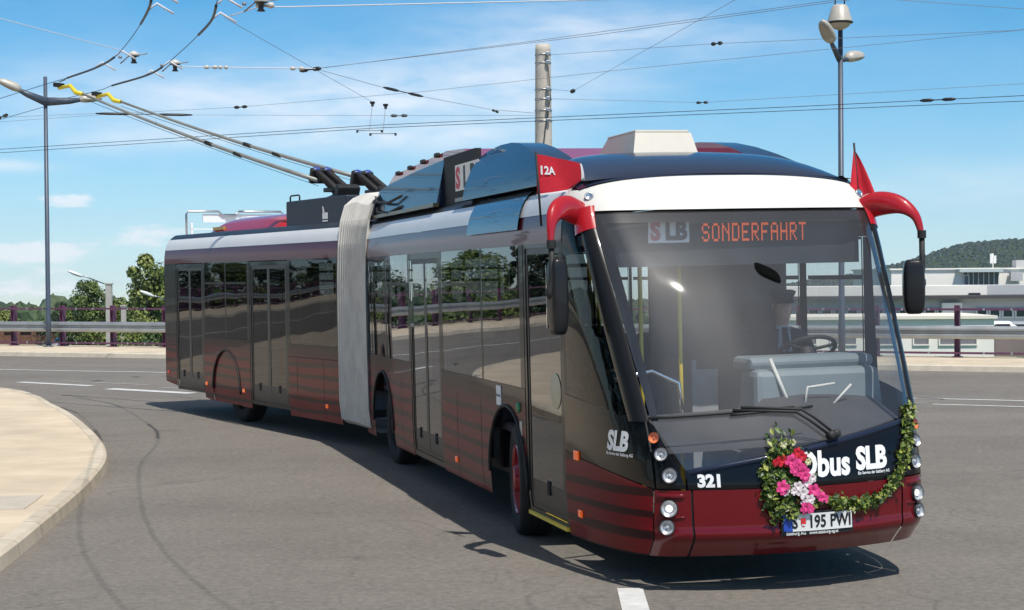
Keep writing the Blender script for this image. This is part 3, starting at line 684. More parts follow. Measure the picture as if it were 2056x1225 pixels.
mb = MB(); mb.box((-6.62, -.79, 3.03), (.5, .06, .05)); part(mb, 'climate_unit_badge', pm('ochre_badge', (.45, .30, .08), .5), MR)
mb = MB(); zt = 3.36
loop = [(-7.9, -.92, 2.94), (-7.9, -.92, zt - .05), (-7.9, -.88, zt), (-7.9, -.35, zt), (-7.9, -.28, zt - .06), (-7.9, -.05, zt - .06), (-7.9, .02, zt), (-7.9, .78, zt), (-7.9, .84, zt - .05), (-7.9, .84, 2.94)]
mb.tube(loop, .020, 8); gd = part(mb, 'roof_guard_frame', M_alu, MR)
mb = MB(); mb.box((-7.93, .08, 3.245), (.02, 1.4, .14)); mb.box((-7.93, .0, 3.06), (.02, 1.66, .018))
for y in (-.82, -.2, .5): mb.box((-7.93, y, 3.05), (.02, .04, .24))
part(mb, 'roof_guard_panel', pm('white_guard_panel', (.78, .78, .76), .5), MR, gd)
# trolley pole bases
def pole_base(y, t):
    mb = MB(); up = Vector((-.905, 0, .40)).normalized()
    mb.lathe([(.20, 0), (.20, .06), (.12, .09), (.10, .16)], (-t + .15, y, 3.30), (0, 0, 1), 18)
    mb.box((-t + .1, y, 3.47), (.55, .26, .06), 0, bevel=.01)
    rot = Matrix.Rotation(R(24), 3, 'Y')
    for dy in (-.085, .085):
        mb.tube([Vector((-t + .42, y + dy, 3.37)), Vector((-t - .55, y + dy, 3.78))], .045, 10)
        for k in range(16):
            p = Vector((-t + .36, y + dy, 3.395)).lerp(Vector((-t - .35, y + dy, 3.695)), k / 15); mb.lathe([(.047, -.008), (.056, 0), (.047, .008)], p, (-.92, 0, .39), 10)
    mb.box((-t - .55, y, 3.70), (.10, .34, .22), 0, rot, bevel=.02); mb.box((-t + .38, y, 3.42), (.14, .34, .20), 0, rot, bevel=.02)
    mb.tube([Vector((-t - .5, y, 3.66)), Vector((-t + .1, y, 3.34))], .03, 8)
    b = part(mb, 'trolley_pole_base', M_dark, MR)
    mb = MB()
    for dy in (-.085, .085): mb.lathe([(.045, -.05), (.058, 0), (.045, .05)], (-t - .52, y + dy, 3.775), (0, 1, 0), 12)
    part(mb, 'insulating_bushing', pm('blue_insulating_bushing', (.03, .07, .30), .4), MR, b)
    return b
pole_base(-.42, 2.74); pole_base(.42, 3.15)
# trolley poles in world space
TIPS = [(Vector((-2.80, 23.88, 3.62)), Vector((-7.505, 27.36, 5.5))), (Vector((-2.30, 24.80, 3.72)), Vector((-7.21, 28.69, 5.5)))]
for (b, tp) in TIPS:
    d_ = (tp - b); L = d_.length; dn = d_.normalized(); mb = MB()
    head = tp - Vector((0, 0, .10)); e = b + d_ * .895 - Vector((0, 0, .045))
    pts = [b + (e - b) * k / 8 - Vector((0, 0, .05 * math.sin(math.pi * k / 8))) for k in range(9)]
    mb.tube(pts, [.033 - .0016 * k for k in range(9)], 8)
    tpole = part(mb, 'trolley_pole', pm('grey_pole_tube', (.27, .285, .27), .45, .2, var=.15, vscale=3), Matrix.Identity(4))
    mb = MB(); q = [e, e + d_ * .03 + Vector((0, 0, -.02)), e + d_ * .055 + Vector((0, 0, .06)), head]
    mb.tube(q, [.034, .04, .034, .03], 8); part(mb, 'insulated_head_cover', M_ygloss, Matrix.Identity(4), tpole)
    mb = MB(); mb.box(tp - Vector((0, 0, .05)), (.07, .20, .07), 0, Matrix.Rotation(math.atan2(-.5, .8), 3, 'Z'), bevel=.01); mb.tube([head, tp - Vector((0, 0, .03))], .022, 6); part(mb, 'collector_shoe', M_dark, Matrix.Identity(4), tpole)
    mb = MB(); mb.tube([b + (e - b) * k / 8 - Vector((0, 0, .075 + .03 * math.sin(math.pi * k / 8))) for k in range(0, 9)], .004, 5); part(mb, 'retriever_rope', M_rubber, Matrix.Identity(4), tpole)
    for k in (.30, .42):
        mb = MB(); mb.tube([b + (e - b) * k - Vector((0, 0, .05)), b + (e - b) * (k + .03) - Vector((0, 0, .05))], .034, 8); part(mb, 'pole_clamp', M_dark, Matrix.Identity(4), tpole)
# cables down the side of the rear pod
mb = MB()
for dz in (0, .12): mb.tube([(-9.35, -1.1, 3.22 - dz), (-8.9, -1.17, 3.14 - dz), (-8.2, -1.17, 3.10 - dz), (-7.6, -1.13, 3.15 - dz)], .016, 6)
part(mb, 'roof_cable', M_rubber, MF)
# bellows ------------------------------------------------------------------
prof = [(.0, .30), (.6, .30), (1.15, .30), (1.255, .36), (1.285, .6), (1.29, 1.4), (1.285, 2.2), (1.27, 2.65), (1.235, 2.95), (1.17, 3.16), (1.04, 3.27), (.7, 3.31), (0, 3.32)]
ring = [(-y, z) for y, z in prof] + [(y, z) for y, z in prof[::-1]][1:-1]
# resample each segment for smooth outline
def Pbell(sec, y, z, off): 
    return sec @ Vector((0, y, z))
NB = 16; mb = MB(); n = len(ring); c0 = MF @ Vector((-9.16, 0, 0)); c1 = MR @ Vector((-.77, 0, 0))
d0 = (MF.to_3x3() @ Vector((-1, 0, 0))) * 1.0; d1 = (MR.to_3x3() @ Vector((-1, 0, 0))) * 1.0
def herm(a, b, da, db, s): return a * (2 * s ** 3 - 3 * s * s + 1) + da * (s ** 3 - 2 * s * s + s) + b * (-2 * s ** 3 + 3 * s * s) + db * (s ** 3 - s * s)
NS = NB * 8
for i in range(NS + 1):
    s = i / NS; fold = .5 - .5 * math.cos(2 * math.pi * s * NB); fold = fold ** 2.5; k = 1.006 - .026 * fold
    jit = .004 * math.sin(i * 1.7)
    for (y, z) in ring:
        yy, zz = y * k, (z - 1.75) * (1 - .016 * fold) + 1.75 + jit + (.025 * math.sin(7 * s + y * 3) if z > 3.0 else 0)
        a = MF @ Vector((-9.16, yy, zz)); b = MR @ Vector((-.77, yy, zz)); L = (b - a).length
        mb.v.append(tuple(herm(a, b, d0 * L, d1 * L, s)))
for i in range(NS):
    for k in range(n): a = i * n + k; b = i * n + (k + 1) % n; mb.face((a, b, b + n, a + n), 0, False)
part(mb, 'bellows', M_bellow, Matrix.Identity(4))
# mirrors ------------------------------------------------------------------
def mirror(arm, rod, c, size, sg, yaw):
    mb = MB(); arm = catmull(arm, 6); n = len(arm); o = len(mb.v)
    for i, p in enumerate(arm):            # flattened horn-like arm
        p = Vector(p); d = (Vector(arm[min(i + 1, n - 1)]) - Vector(arm[max(i - 1, 0)])).normalized(); f = i / (n - 1)
        w = .030 * (1 - f) + .020; hgt = (.070 + .035 * math.sin(math.pi * min(1, f * 1.3))) * (1 - f) ** .9 + .018; x = Vector((1, 0, 0)); x = (x - d * x.dot(d)).normalized(); yv = d.cross(x)
        for k in range(12): a = 2 * math.pi * k / 12; mb.v.append(tuple(p + x * math.cos(a) * w + yv * math.sin(a) * hgt))
    for i in range(n - 1):
        for k in range(12): a = i * 12 + k; b = i * 12 + (k + 1) % 12; mb.face((a, b, b + 12, a + 12), 0, True)
    mb.face(list(range(12))[::-1]); mb.face([(n - 1) * 12 + k for k in range(12)])
    a = part(mb, 'mirror_arm', M_redtop, MF)
    mb = MB(); mb.tube(rod, .022, 10); mb.lathe([(.034, -.03), (.034, .03)], rod[0], (0, 0, 1), 12); mb.lathe([(.03, -.05), (.05, -.02), (.05, .02), (.03, .05)], rod[-1], (0, 0, 1), 12); part(mb, 'mirror_rod', M_rubber, MF, a)
    rot = Matrix.Rotation(yaw, 3, 'Z'); mb = MB(); sx, sy, sz = size
    def Ph(u, v):
        th = u * 2 * math.pi; e = .5; cx = math.copysign(abs(math.cos(th)) ** e, math.cos(th)); sy_ = math.copysign(abs(math.sin(th)) ** e, math.sin(th))
        ph = (v - .5) * math.pi; cc = max(0, math.cos(ph)) ** .35; zz = math.copysign(abs(math.sin(ph)) ** .7, math.sin(ph))
        return Vector(c) + rot @ Vector((sx / 2 * cx * cc, sy / 2 * sy_ * cc, sz / 2 * zz))
    mb.grid(Ph, 32, 24); hs = part(mb, 'mirror_housing', M_rubber if 0 else pm('black_mirror_shell', (.018, .018, .020), .35, 0, .3), MF, a)
    mb = MB(); mb.box(Vector(c) + rot @ Vector((-sx / 2 - .002, 0, 0)), (.006, sy * .80, sz * .82), 0, rot); part(mb, 'mirror_glass', M_mirror, MF, a)
mirror([(-.86, -1.14, 2.66), (-.76, -1.30, 2.715), (-.67, -1.41, 2.69), (-.62, -1.465, 2.60), (-.60, -1.48, 2.44)], [(-.60, -1.475, 2.45), (-.60, -1.475, 2.2), (-.62, -1.47, 2.10)], (-.62, -1.43, 2.07), (.16, .13, .56), -1, .15)
mirror([(-.80, 1.10, 2.66), (-.70, 1.20, 2.715), (-.58, 1.32, 2.70), (-.50, 1.41, 2.61), (-.47, 1.445, 2.46)], [(-.47, 1.445, 2.47), (-.47, 1.445, 2.2), (-.49, 1.43, 2.10)], (-.50, 1.385, 2.07), (.15, .165, .42), 1, -.35)
# interior -----------------------------------------------------------------
mb = MB()                                               # dashboard: dark shelf under the windscreen and the driver's blue-grey console
def Pshelf(u, v):
    y = -1.02 + 2.04 * u; z0 = 1.00 + .10 * (y + 1) / 2; p = front_at(y, max(z0, .95)); return Vector((p.x - .06 - v * .75, y * (1 - .02 * v), z0 - .03 + .20 * v * (1 + .25 * (y > .0))))
mb.grid(Pshelf, 30, 8); part(mb, 'dash_shelf', M_dashdark, MF)
mb = MB(); mb.box((-.62, .56, 1.27), (.42, 1.06, .42), 0, None, (.72, .96), .05); mb.box((-.74, .56, 1.52), (.34, 1.04, .10), 0, bevel=.04)
con = part(mb, 'driver_console', M_dash, MF)
mb = MB(); mb.tube([(-.36, .30, 1.14), (-.50, .18, 1.56)], .016, 6); mb.tube([(-.30, .36, 1.20), (-.33, .40, 1.35), (-.33, .62, 1.37)], .010, 6); mb.tube([(-.28, .56, 1.20), (-.30, .74, 1.36)], .010, 6)
part(mb, 'console_rail', M_white, MF, con)
mb = MB(); c = Vector((-1.02, .72, 1.58)); ax = Vector((-.5, 0, .86)).normalized(); x = ax.orthogonal().normalized(); yv = ax.cross(x)
mb.tube([c + (x * math.cos(a) + yv * math.sin(a)) * .235 for a in [k * math.pi / 16 for k in range(33)]], .017, 8, caps=False)
for k in range(3): a = k * 2.094 + .4; mb.tube([c, c + (x * math.cos(a) + yv * math.sin(a)) * .235], .014, 6)
mb.lathe([(.06, -.05), (.07, 0), (.05, .02), (.001, .025)], c, ax, 14); mb.tube([c, c - ax * .4], .03, 8); part(mb, 'steering_wheel', M_rubber, MF)
def seat(M, t, y, back=1, name='passenger_seat', h=.45):
    mb = MB(); mb.box((-t, y, .45 + h), (.42, .44, .09), 0, bevel=.03); rot = Matrix.Rotation(R(-10) * back, 3, 'Y'); mb.box((-t - .22 * back, y, .45 + h + .36), (.08, .44, .70), 0, rot, bevel=.03)
    mb.box((-t, y, .45 + h / 2), (.12, .12, h), 1)
    return part(mb, name, [M_seat, M_frame], M)
mb = MB(); mb.box((-1.72, .78, .98), (.48, .50, .10), 0, bevel=.03); mb.box((-2.00, .78, 1.38), (.10, .50, .80), 0, Matrix.Rotation(R(-8), 3, 'Y'), bevel=.04); mb.box((-1.72, .78, .68), (.3, .3, .5), 1); mb.box((-2.06, .78, 1.84), (.08, .30, .16), 0, bevel=.03)
part(mb, 'driver_seat', [M_seat, M_frame], MF)
mb = MB(); mb.box((-1.35, .55, .66), (1.5, 1.2, .42)); part(mb, 'cab_platform', M_floor, MF)
mb = MB(); mb.box((-2.25, .50, 1.55), (.05, 1.25, 1.95)); part(mb, 'cab_bulkhead', pm('grey_bulkhead', (.06, .07, .085), .6), MF)
mb = MB(); mb.box((-1.75, -.12, 1.05), (.95, .04, .95)); mb.box((-1.3, -.02, 1.05), (.04, .2, .8)); part(mb, 'cab_door', M_trim, MF)
for t in (3.1, 3.9, 4.7, 7.0, 7.8, 8.6):
    seat(MF, t, -.95); seat(MF, t, .95)
    if t not in (7.0,): seat(MF, t, .48)
for t in (1.4, 4.6, 5.4, 6.2): seat(MR, t, -.95); seat(MR, t, .95)
for M, ts in ((MF, (1.1, 2.35, 5.0, 6.8, 8.9)), (MR, (1.2, 2.4, 4.3, 6.0))):
    for t in ts:
        for y in (-.62, .34 if t != 1.1 else -.30): mb = MB(); mb.tube([(-t, y, .45), (-t, y, 2.55)], .018, 8); part(mb, 'handrail_pole', M_yellow, M)
    mb = MB()
    for y in (-.62, .62): mb.tube([(-2.4, y, 2.30), (-8.0, y, 2.30)], .016, 6)
    part(mb, 'ceiling_handrail', M_yellow, M)
mb = MB(); mb.tube([(-.55, -1.03, 1.45), (-.62, -.72, 1.50), (-.64, -.5, 1.40), (-.60, -.48, 1.1)], .018, 8); mb.tube([(-1.0, -1.15, 1.50), (-.35, -1.02, 1.53)], .014, 6); part(mb, 'entrance_rail', M_chrome, MF)
# destination display behind the windscreen
def pscr(y, z, o):
    p = front_at(y, 2.60); return Vector((p.x - .02 - o, y + .035, z))
mb = MB()
mb.grid(lambda u, v: pscr(-1.10 + 2.12 * u, 2.27 + .34 * v, .10), 24, 6); mb.grid(lambda u, v: pscr(-1.10 + 2.12 * u, 2.27, .10) + Vector((-.5 * v, 0, .0)), 24, 2)
disp = part(mb, 'destination_display', pm('dark_display_face', (.030, .036, .044), .45, 0, 0, var=.08, vscale=2), MF)
def disp_text(s, size, y0, z0, nm, mat, bold, sx, o=.085, par=disp):
    V, F = text2d(s, size, bold, 0, sx=sx); mb = MB(); mb.add([pscr(y0 + a, z0 + b, o) for a, b in V], F); return part(mb, nm, mat, MF, par)
DOT = {'S': '01110100011000001110000011000101110', 'O': '01110100011000110001100011000101110', 'N': '10001110011010110011100011000110001', 'D': '11110100011000110001100011000111110', 'E': '11111100001000011110100001000011111', 'R': '11110100011000111110101001001010001', 'F': '11111100001000011110100001000010000', 'A': '01110100011000111111100011000110001', 'H': '10001100011000111111100011000110001', 'T': '11111001000010000100001000010000100'}
mb = MB(); dx, dz = .0120, .0195; x = -.322
for ch in 'SONDERFAHRT':
    b = DOT[ch]
    for r in range(7):
        for c in range(5):
            if b[r * 5 + c] == '1':
                y = x + c * dx; z = 2.575 - r * dz; e = .0095
                mb.add([pscr(y + p, z + q, .082) for p, q in ((0, -e * .95), (dx * .88, -e * .95), (dx * .88, e * .95), (0, e * .95))], [(0, 1, 2, 3)])
    x += 5 * dx + .0195
part(mb, 'led_lettering', M_led, MF, disp)
mb = MB(); mb.grid(lambda u, v: pscr(-.735 + .315 * u, 2.445 + .195 * v, .085), 4, 4); part(mb, 'paper_sheet', M_paper, MF, disp)
disp_text('S', .185, -.716, 2.472, 'sheet_lettering', pm('pale_red_ink', (.62, .16, .19), .6), .009, .84, .080); disp_text('L', .185, -.606, 2.472, 'sheet_lettering', pm('grey_ink', (.10, .10, .12), .6), .009, .84, .080); disp_text('B', .185, -.528, 2.472, 'sheet_lettering', MATS['grey_ink'], .009, .84, .080)
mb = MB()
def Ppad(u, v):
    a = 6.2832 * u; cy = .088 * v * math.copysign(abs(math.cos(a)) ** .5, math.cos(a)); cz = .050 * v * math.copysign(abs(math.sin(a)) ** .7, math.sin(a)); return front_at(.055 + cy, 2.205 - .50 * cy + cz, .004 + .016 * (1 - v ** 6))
mb.grid(Ppad, 28, 6); part(mb, 'black_oval_pad', pm('dull_black_pad', (.004, .004, .004), 1.0, spec=.05), MF, wind)  # dull black oval laid on the outer face of the windscreen

# ------------------------------------------------------------------ people
def person(name, label, joints, radii, edges, M, suit, parts_=None, group=None, face=Vector((1, 0, 0)), cap=False, hair=M_hair, shirt=True):
    """one continuous skinned body; joints in section-local coordinates"""
    me = bpy.data.meshes.new(name); me.from_pydata([tuple(j) for j in joints], edges, []); me.update()
    tmp = bpy.data.objects.new(name + '_rig', me); COL.objects.link(tmp)
    sk = tmp.modifiers.new('skin', 'SKIN'); sv = me.skin_vertices[0].data
    for i, r in enumerate(radii): sv[i].radius = (r, r) if not isinstance(r, tuple) else r
    sv[0].use_root = True; sb = tmp.modifiers.new('sub', 'SUBSURF'); sb.levels = 2; sb.render_levels = 2
    dg = bpy.context.evaluated_depsgraph_get(); em = bpy.data.meshes.new_from_object(tmp.evaluated_get(dg)); bpy.data.objects.remove(tmp)
    head = Vector(joints[parts_['head']]); neck = Vector(joints[parts_['neck']]); bm = bmesh.new(); bm.from_mesh(em)
    side = Vector((0, 0, 1)).cross(face).normalized()
    for v in bm.verts:                                   # shape the head: face plane, nose, brow, eye hollows, chin
        d = v.co - head
        if v.co.z > neck.z + .03:
            f, l, u = d.dot(face), d.dot(side), d.z
            if f > .02:
                nose = math.exp(-(l / .016) ** 2 - ((u + .012) / .026) ** 2) * .022
                eye = (math.exp(-((l - .032) / .017) ** 2) + math.exp(-((l + .032) / .017) ** 2)) * math.exp(-((u - .022) / .013) ** 2) * .010
                chin = math.exp(-(l / .03) ** 2 - ((u + .085) / .022) ** 2) * .012; mouth = math.exp(-(l / .022) ** 2 - ((u + .052) / .006) ** 2) * .006
                v.co += face * (nose - eye + chin - mouth)
    em2 = bpy.data.meshes.new(name); 
    hands = [Vector(joints[i]) for i in parts_['hands']]
    for f in bm.faces:
        c = f.calc_center_median(); d = c - head; f.smooth = True; k = 1
        if c.z > neck.z + .015: 
            k = 0
            if d.z > .045 and d.dot(face) < .06 or (d.dot(face) < -.02 and d.z > -.03): k = 3
        elif any((c - h).length < .10 for h in hands): k = 0
        elif shirt and c.z > neck.z - .24 and abs((c - neck).dot(side)) < .055 * min(1, (c.z - neck.z + .24) / .10) and (c - neck).dot(face) > .02: k = 2
        f.material_index = k
    # ears
    for s in (-1, 1):
        p = head + side * (.078 * s) + Vector((0, 0, .005)); vs = [bm.verts.new(p + side * .012 * s * math.cos(a) * 0 + face * .014 * math.cos(a) - face * .01 + Vector((0, 0, .03 * math.sin(a)))) for a in [k * math.pi / 4 for k in range(8)]]
        tipv = bm.verts.new(p + side * .012 * s - face * .012)
        for k in range(8): fc = bm.faces.new((vs[k], vs[(k + 1) % 8], tipv)); fc.material_index = 0
    bm.to_mesh(em2); bm.free()
    for m in (M_skin, suit, M_shirt, hair): em2.materials.append(m)
    o = bpy.data.objects.new(name, em2); COL.objects.link(o); o.matrix_basis = M; PW[o.name] = M
    tag(o, label, 'person', group)
    if cap:
        mb = MB(); c = head + Vector((0, 0, .075))
        mb.lathe([(.088, -.025), (.090, .005), (.110, .045), (.112, .055), (.08, .068), (.001, .070)], c, (0, 0, 1), 24, [0, 0, 1, 1, 1])
        mb.grid(lambda u, v: c + face * (.07 + .075 * v * math.sin(math.pi * u) ** .5) + side * ((u - .5) * .17 * (1 - .1 * v)) + Vector((0, 0, -.02 - .022 * v)), 12, 4, 2)
        mb.build('peaked_cap', [M_suit, pm('grey_green_cap_cloth', (.10, .11, .09), .8), M_mask], o)
    if shirt:
        mb = MB(); c = neck + face * .075
        mb.prism([c + side * a + face * b + Vector((0, 0, z)) for a, b, z in ((-.022, .0, .0), (.022, .0, .0), (.030, .045, -.16), (0, .05, -.20), (-.030, .045, -.16))], face * .012); mb.build('necktie', M_suit, o)
    return o
def hand(jn, ed, rad, wrist, fwd, curl, thumb):
    """palm and five bent fingers continuing a wrist joint index"""
    w = Vector(jn[wrist]); f = Vector(fwd).normalized(); cu = Vector(curl).normalized(); sd = f.cross(cu).normalized() * thumb
    jn.append(w + f * .05); p = len(jn) - 1; ed.append((wrist, p)); rad.append((.036, .016))
    for i, (o, l) in enumerate(((-.030, .070), (-.010, .080), (.010, .076), (.029, .062))):
        a = w + f * .085 + sd * -o; jn.append(a); ed.append((p, len(jn) - 1)); rad.append(.009)
        b = a + f * l * .45 + cu * l * .35; jn.append(b); ed.append((len(jn) - 2, len(jn) - 1)); rad.append(.0085)
        c = b + cu * l * .5 - f * l * .1; jn.append(c); ed.append((len(jn) - 2, len(jn) - 1)); rad.append(.007)
    a = w + f * .035 + sd * .040; jn.append(a); ed.append((p, len(jn) - 1)); rad.append(.010); jn.append(a + f * .03 + cu * .035); ed.append((len(jn) - 2, len(jn) - 1)); rad.append(.008)
def figure(t, y, zhip, fwd, kind):
    """joints for a seated driver or a standing rider; returns joints, radii, edges, index map"""
    f = Vector(fwd).normalized(); s = Vector((0, 0, 1)).cross(f).normalized(); b = Vector((-t, y, zhip)); U = Vector((0, 0, 1)); J = []; Rr = []; E = []
    def j(p, r, par=None):
        J.append(p); Rr.append(r)
        if par is not None: E.append((par, len(J) - 1))
        return len(J) - 1
    lean = f * .06 if kind == 'driver' else f * 0
    hip = j(b, (.165, .12)); wa = j(b + U * .20 + lean * .3, (.150, .105), hip); ch = j(b + U * .40 + lean * .7, (.175, .115), wa); sh = j(b + U * .52 + lean, (.12, .085), ch)
    nk = j(b + U * .585 + lean + f * .01, .056, sh); nk2 = j(b + U * .63 + lean + f * .02, .058, nk); jaw = j(b + U * .68 + lean + f * .045, (.070, .080), nk2); hd = j(b + U * .745 + lean + f * .04, (.078, .094), jaw); tp = j(b + U * .81 + lean + f * .03, (.066, .078), hd)
    hands = []
    for q in (-1, 1):
        a = j(b + U * .50 + lean + s * .19 * q, .062, sh)
        if kind == 'driver':
            e = j(b + U * .24 + f * .14 + s * .27 * q, .050, a); w = j(b + U * .30 + f * .40 + s * .19 * q, .032, e); hand(J, E, Rr, w, f * .8 + U * .3, -U * .6 - s * q * .5 + f * .2, -q)
        else:
            up = q > 0
            e = j(b + (U * .62 if up else U * .22) + f * (.14 if up else .02) + s * .25 * q, .048, a); w = j(b + (U * .86 if up else U * -.02) + f * (.20 if up else .10) + s * .22 * q, .031, e)
            hand(J, E, Rr, w, U if up else -U, f, q)
        hands.append(w)
        th = j(b + s * .10 * q - U * .02, .088, hip)
        if kind == 'driver': k = j(b + f * .44 + s * .14 * q + U * .02, .066, th); an = j(b + f * .52 + s * .14 * q - U * .38, .044, k); j(b + f * .70 + s * .15 * q - U * .43, .036, an)
        else: k = j(b - U * .43 + s * .11 * q, .062, th); an = j(b - U * .84 + s * .11 * q, .042, k); j(b - U * .89 + s * .12 * q + f * .17, .036, an)
    return J, Rr, E, dict(head=hd, neck=nk, hands=hands)
J_, R_, E_, mp = figure(1.60, .76, 1.17, (1, -.10, 0), 'driver')
person('person', 'driver in dark uniform and peaked cap sitting at the wheel behind the windscreen', J_, R_, E_, MF, M_suit, mp, face=Vector((1, -.12, 0)).normalized(), cap=True)
J_, R_, E_, mp = figure(6.62, -.40, 1.36, (.3, -1, 0), 'rider')
person('person', 'passenger standing behind the rearmost door of the trolleybus, one arm raised', J_, R_, E_, MR, pm('dark_jacket', (.03, .028, .03), .85), mp, face=Vector((.3, -1, 0)).normalized(), shirt=False)
J_, R_, E_, mp = figure(1.75, -.55, 1.36, (.5, -1, 0), 'rider')
person('person', 'passenger in a pale top standing at the window just behind the bellows', J_, R_, E_, MR, pm('pale_pink_top', (.42, .27, .26), .85), mp, face=Vector((.5, -1, 0)).normalized(), shirt=False)

# ------------------------------------------------------------------ flags on the front corners
def flag(label, base, top, P, nu, nv, text=None):
    b = MF @ Vector(base); f = empty('flag', b, label, 'flag', 'small red flags on the roof corners'); PWf = MF
    mb = MB(); mb.tube([base, top], .009, 6); mb.build('flag_staff', M_rubber, f, PWf)
    mb = MB(); mb.grid(P, nu, nv); 
    c = mb.build('flag_cloth', M_flag, f, PWf)
    mb = MB(); mb.grid(lambda u, v: P(u, v * .045), nu, 1); mb.grid(lambda u, v: P(.95 + u * .05, v), 1, nv)
    for i in range(len(mb.v)): mb.v[i] = (mb.v[i][0] + .004, mb.v[i][1] - .002, mb.v[i][2])
    mb.build('flag_hem', M_paper, f, PWf)
    if text:
        V, F = text2d(text, .11, .004, 0, sx=.9); mb = MB(); mb.add([P(min(.98, a / .42 + .06), min(.98, .52 + b / .38)) + Vector((.006, -.004, 0)) for a, b in V], F); mb.build('flag_lettering', M_text, f, PWf)
def PL(u, v):   # cloth blown back and sideways from the staff at the door-side corner
    r = .022 * math.sin(6.5 * u + 2.0 * v) * u
    top = Vector((-1.23 + .16 * u, -1.39 + .29 * u, 3.15 - .05 * u - .04 * u * u)); bot = Vector((-1.23 + .16 * u, -1.39 + .32 * u, 2.83 + .04 * u))
    return bot.lerp(top, v) + Vector((r, r, 0))
flag('small red flag lettered 12A, blown flat over the door-side front roof corner', (-1.20, -1.37, 2.60), (-1.23, -1.39, 3.17), PL, 12, 8, '12A')
def PR(u, v):   # hanging in folds
    z = 3.18 - .40 * (1 - v) * (1 - .0 * u) - .04 * u - .10 * (1 - v) * math.sin(u * 6) * .4
    return Vector((-.86 + .03 * math.sin(9 * u) * (1 - v), 1.10 - .01 * v - .06 * (1 - v) + .24 * u * (1 - v) ** .8, z))
flag('small red flag hanging limp in folds beside the driver-side mirror arm', (-.86, 1.13, 2.66), (-.86, 1.09, 3.20), PR, 14, 10)
# lower knot of the limp flag is part of the same cloth sheet

# ------------------------------------------------------------------ garland of ivy and flowers on the nose
gar = empty('garland', MF @ front_at(0, .75, .03), 'green leaf garland with pink, red and white blossoms draped across the black nose', 'garland')
path = [(-.13, 1.02), (-.22, .97), (-.30, .84), (-.295, .70), (-.24, .58), (-.13, .575), (.02, .645), (.14, .635), (.26, .60), (.40, .585), (.54, .61), (.66, .68), (.76, .78), (.84, .92), (.895, 1.04), (.93, 1.17), (.95, 1.20)]
def pathpt(s):
    k = s * (len(path) - 1); i = min(int(k), len(path) - 2); f = k - i; return (path[i][0] + (path[i + 1][0] - path[i][0]) * f, path[i][1] + (path[i + 1][1] - path[i][1]) * f)
rg = random.Random(3)
leafm = [pm('ivy_leaf_dark', (.035, .070, .012), .45, var=.4, vscale=14), pm('ivy_leaf_mid', (.12, .17, .022), .45, var=.4, vscale=14), pm('ivy_leaf_light', (.30, .33, .06), .5, var=.3, vscale=14)]
mb = MB()
def leaf(mb, p, n, size, m):
    n = n.normalized(); a = n.orthogonal().normalized(); a = Quaternion(n, rg.random() * 6.28) @ a; b = n.cross(a)
    mb.add([p - a * size, p - a * size * .2 + b * size * .55 + n * size * .15, p + a * size, p - a * size * .2 - b * size * .55 + n * size * .15], [(0, 1, 2), (0, 2, 3)], m)
for i in range(2300):
    s = rg.random() ** .9; y, z = pathpt(s); big = (1.15 if s < .33 else (1.1 if s > .86 else .85)) * (1 + .35 * math.sin(s * 41) * math.sin(s * 17))
    dy, dz, dn = rg.gauss(0, .023) * big, rg.gauss(0, .023) * big, abs(rg.gauss(0, .022)) * big + .006
    p = front_at(y + dy, z + dz, dn); n = Vector((1 + rg.gauss(0, .6), rg.gauss(0, .7), .35 + rg.gauss(0, .7)))
    leaf(mb, p, n, rg.choice((rg.uniform(.010, .018), rg.uniform(.014, .024), rg.uniform(.02, .034))), rg.choices((0, 1, 2), (3, 4, 2))[0])
for i in range(500):
    y, z = -.16 + rg.gauss(0, .07), .80 + rg.gauss(0, .13); leaf(mb, front_at(y, z, rg.uniform(.005, .03)), Vector((1, rg.gauss(0, .6), rg.gauss(.2, .6))), rg.uniform(.016, .03), rg.choices((0, 1), (3, 2))[0])
mb.build('leaves', leafm, gar, MF)
mb = MB(); mb.tube([front_at(y, z, .015) for y, z in path], .008, 5); mb.build('stem', pm('green_stem', (.04, .07, .02), .7), gar, MF)
fl = [pm('pink_petal', (.78, .06, .25), .6, var=.25, vscale=30), pm('red_petal', (.60, .012, .03), .6, var=.25, vscale=30), pm('white_petal', (.78, .68, .68), .6, var=.1, vscale=30), pm('pale_yellow_petal', (.65, .62, .35), .6)]
def blossom(y, z, r, k):
    mb = MB(); c = front_at(y, z, .045 + rg.random() * .02); 
    for ring_, (cnt, rr_, lift) in enumerate(((6, r, .2), (5, r * .62, .6))):
        for q in range(cnt):
            a = q * 6.283 / cnt + ring_ * .5 + rg.random() * .4; dirv = Vector((lift * .7 + rg.gauss(0, .1), math.cos(a), math.sin(a))).normalized(); nn = Vector((1, -math.cos(a) * .4, -math.sin(a) * .4)).normalized(); sd = dirv.cross(nn)
            pts = [c, c + dirv * rr_ * .55 + sd * rr_ * .42 + nn * rr_ * .1, c + dirv * rr_ * 1.0 + sd * rr_ * .22, c + dirv * rr_ * 1.0 - sd * rr_ * .22, c + dirv * rr_ * .55 - sd * rr_ * .42 + nn * rr_ * .1, c + dirv * rr_ * .6 + nn * rr_ * .06]
            mb.add(pts, [(0, 1, 5), (1, 2, 5), (2, 3, 5), (3, 4, 5), (4, 0, 5)], 0)
    mb.build('blossom', fl[k], gar, MF)
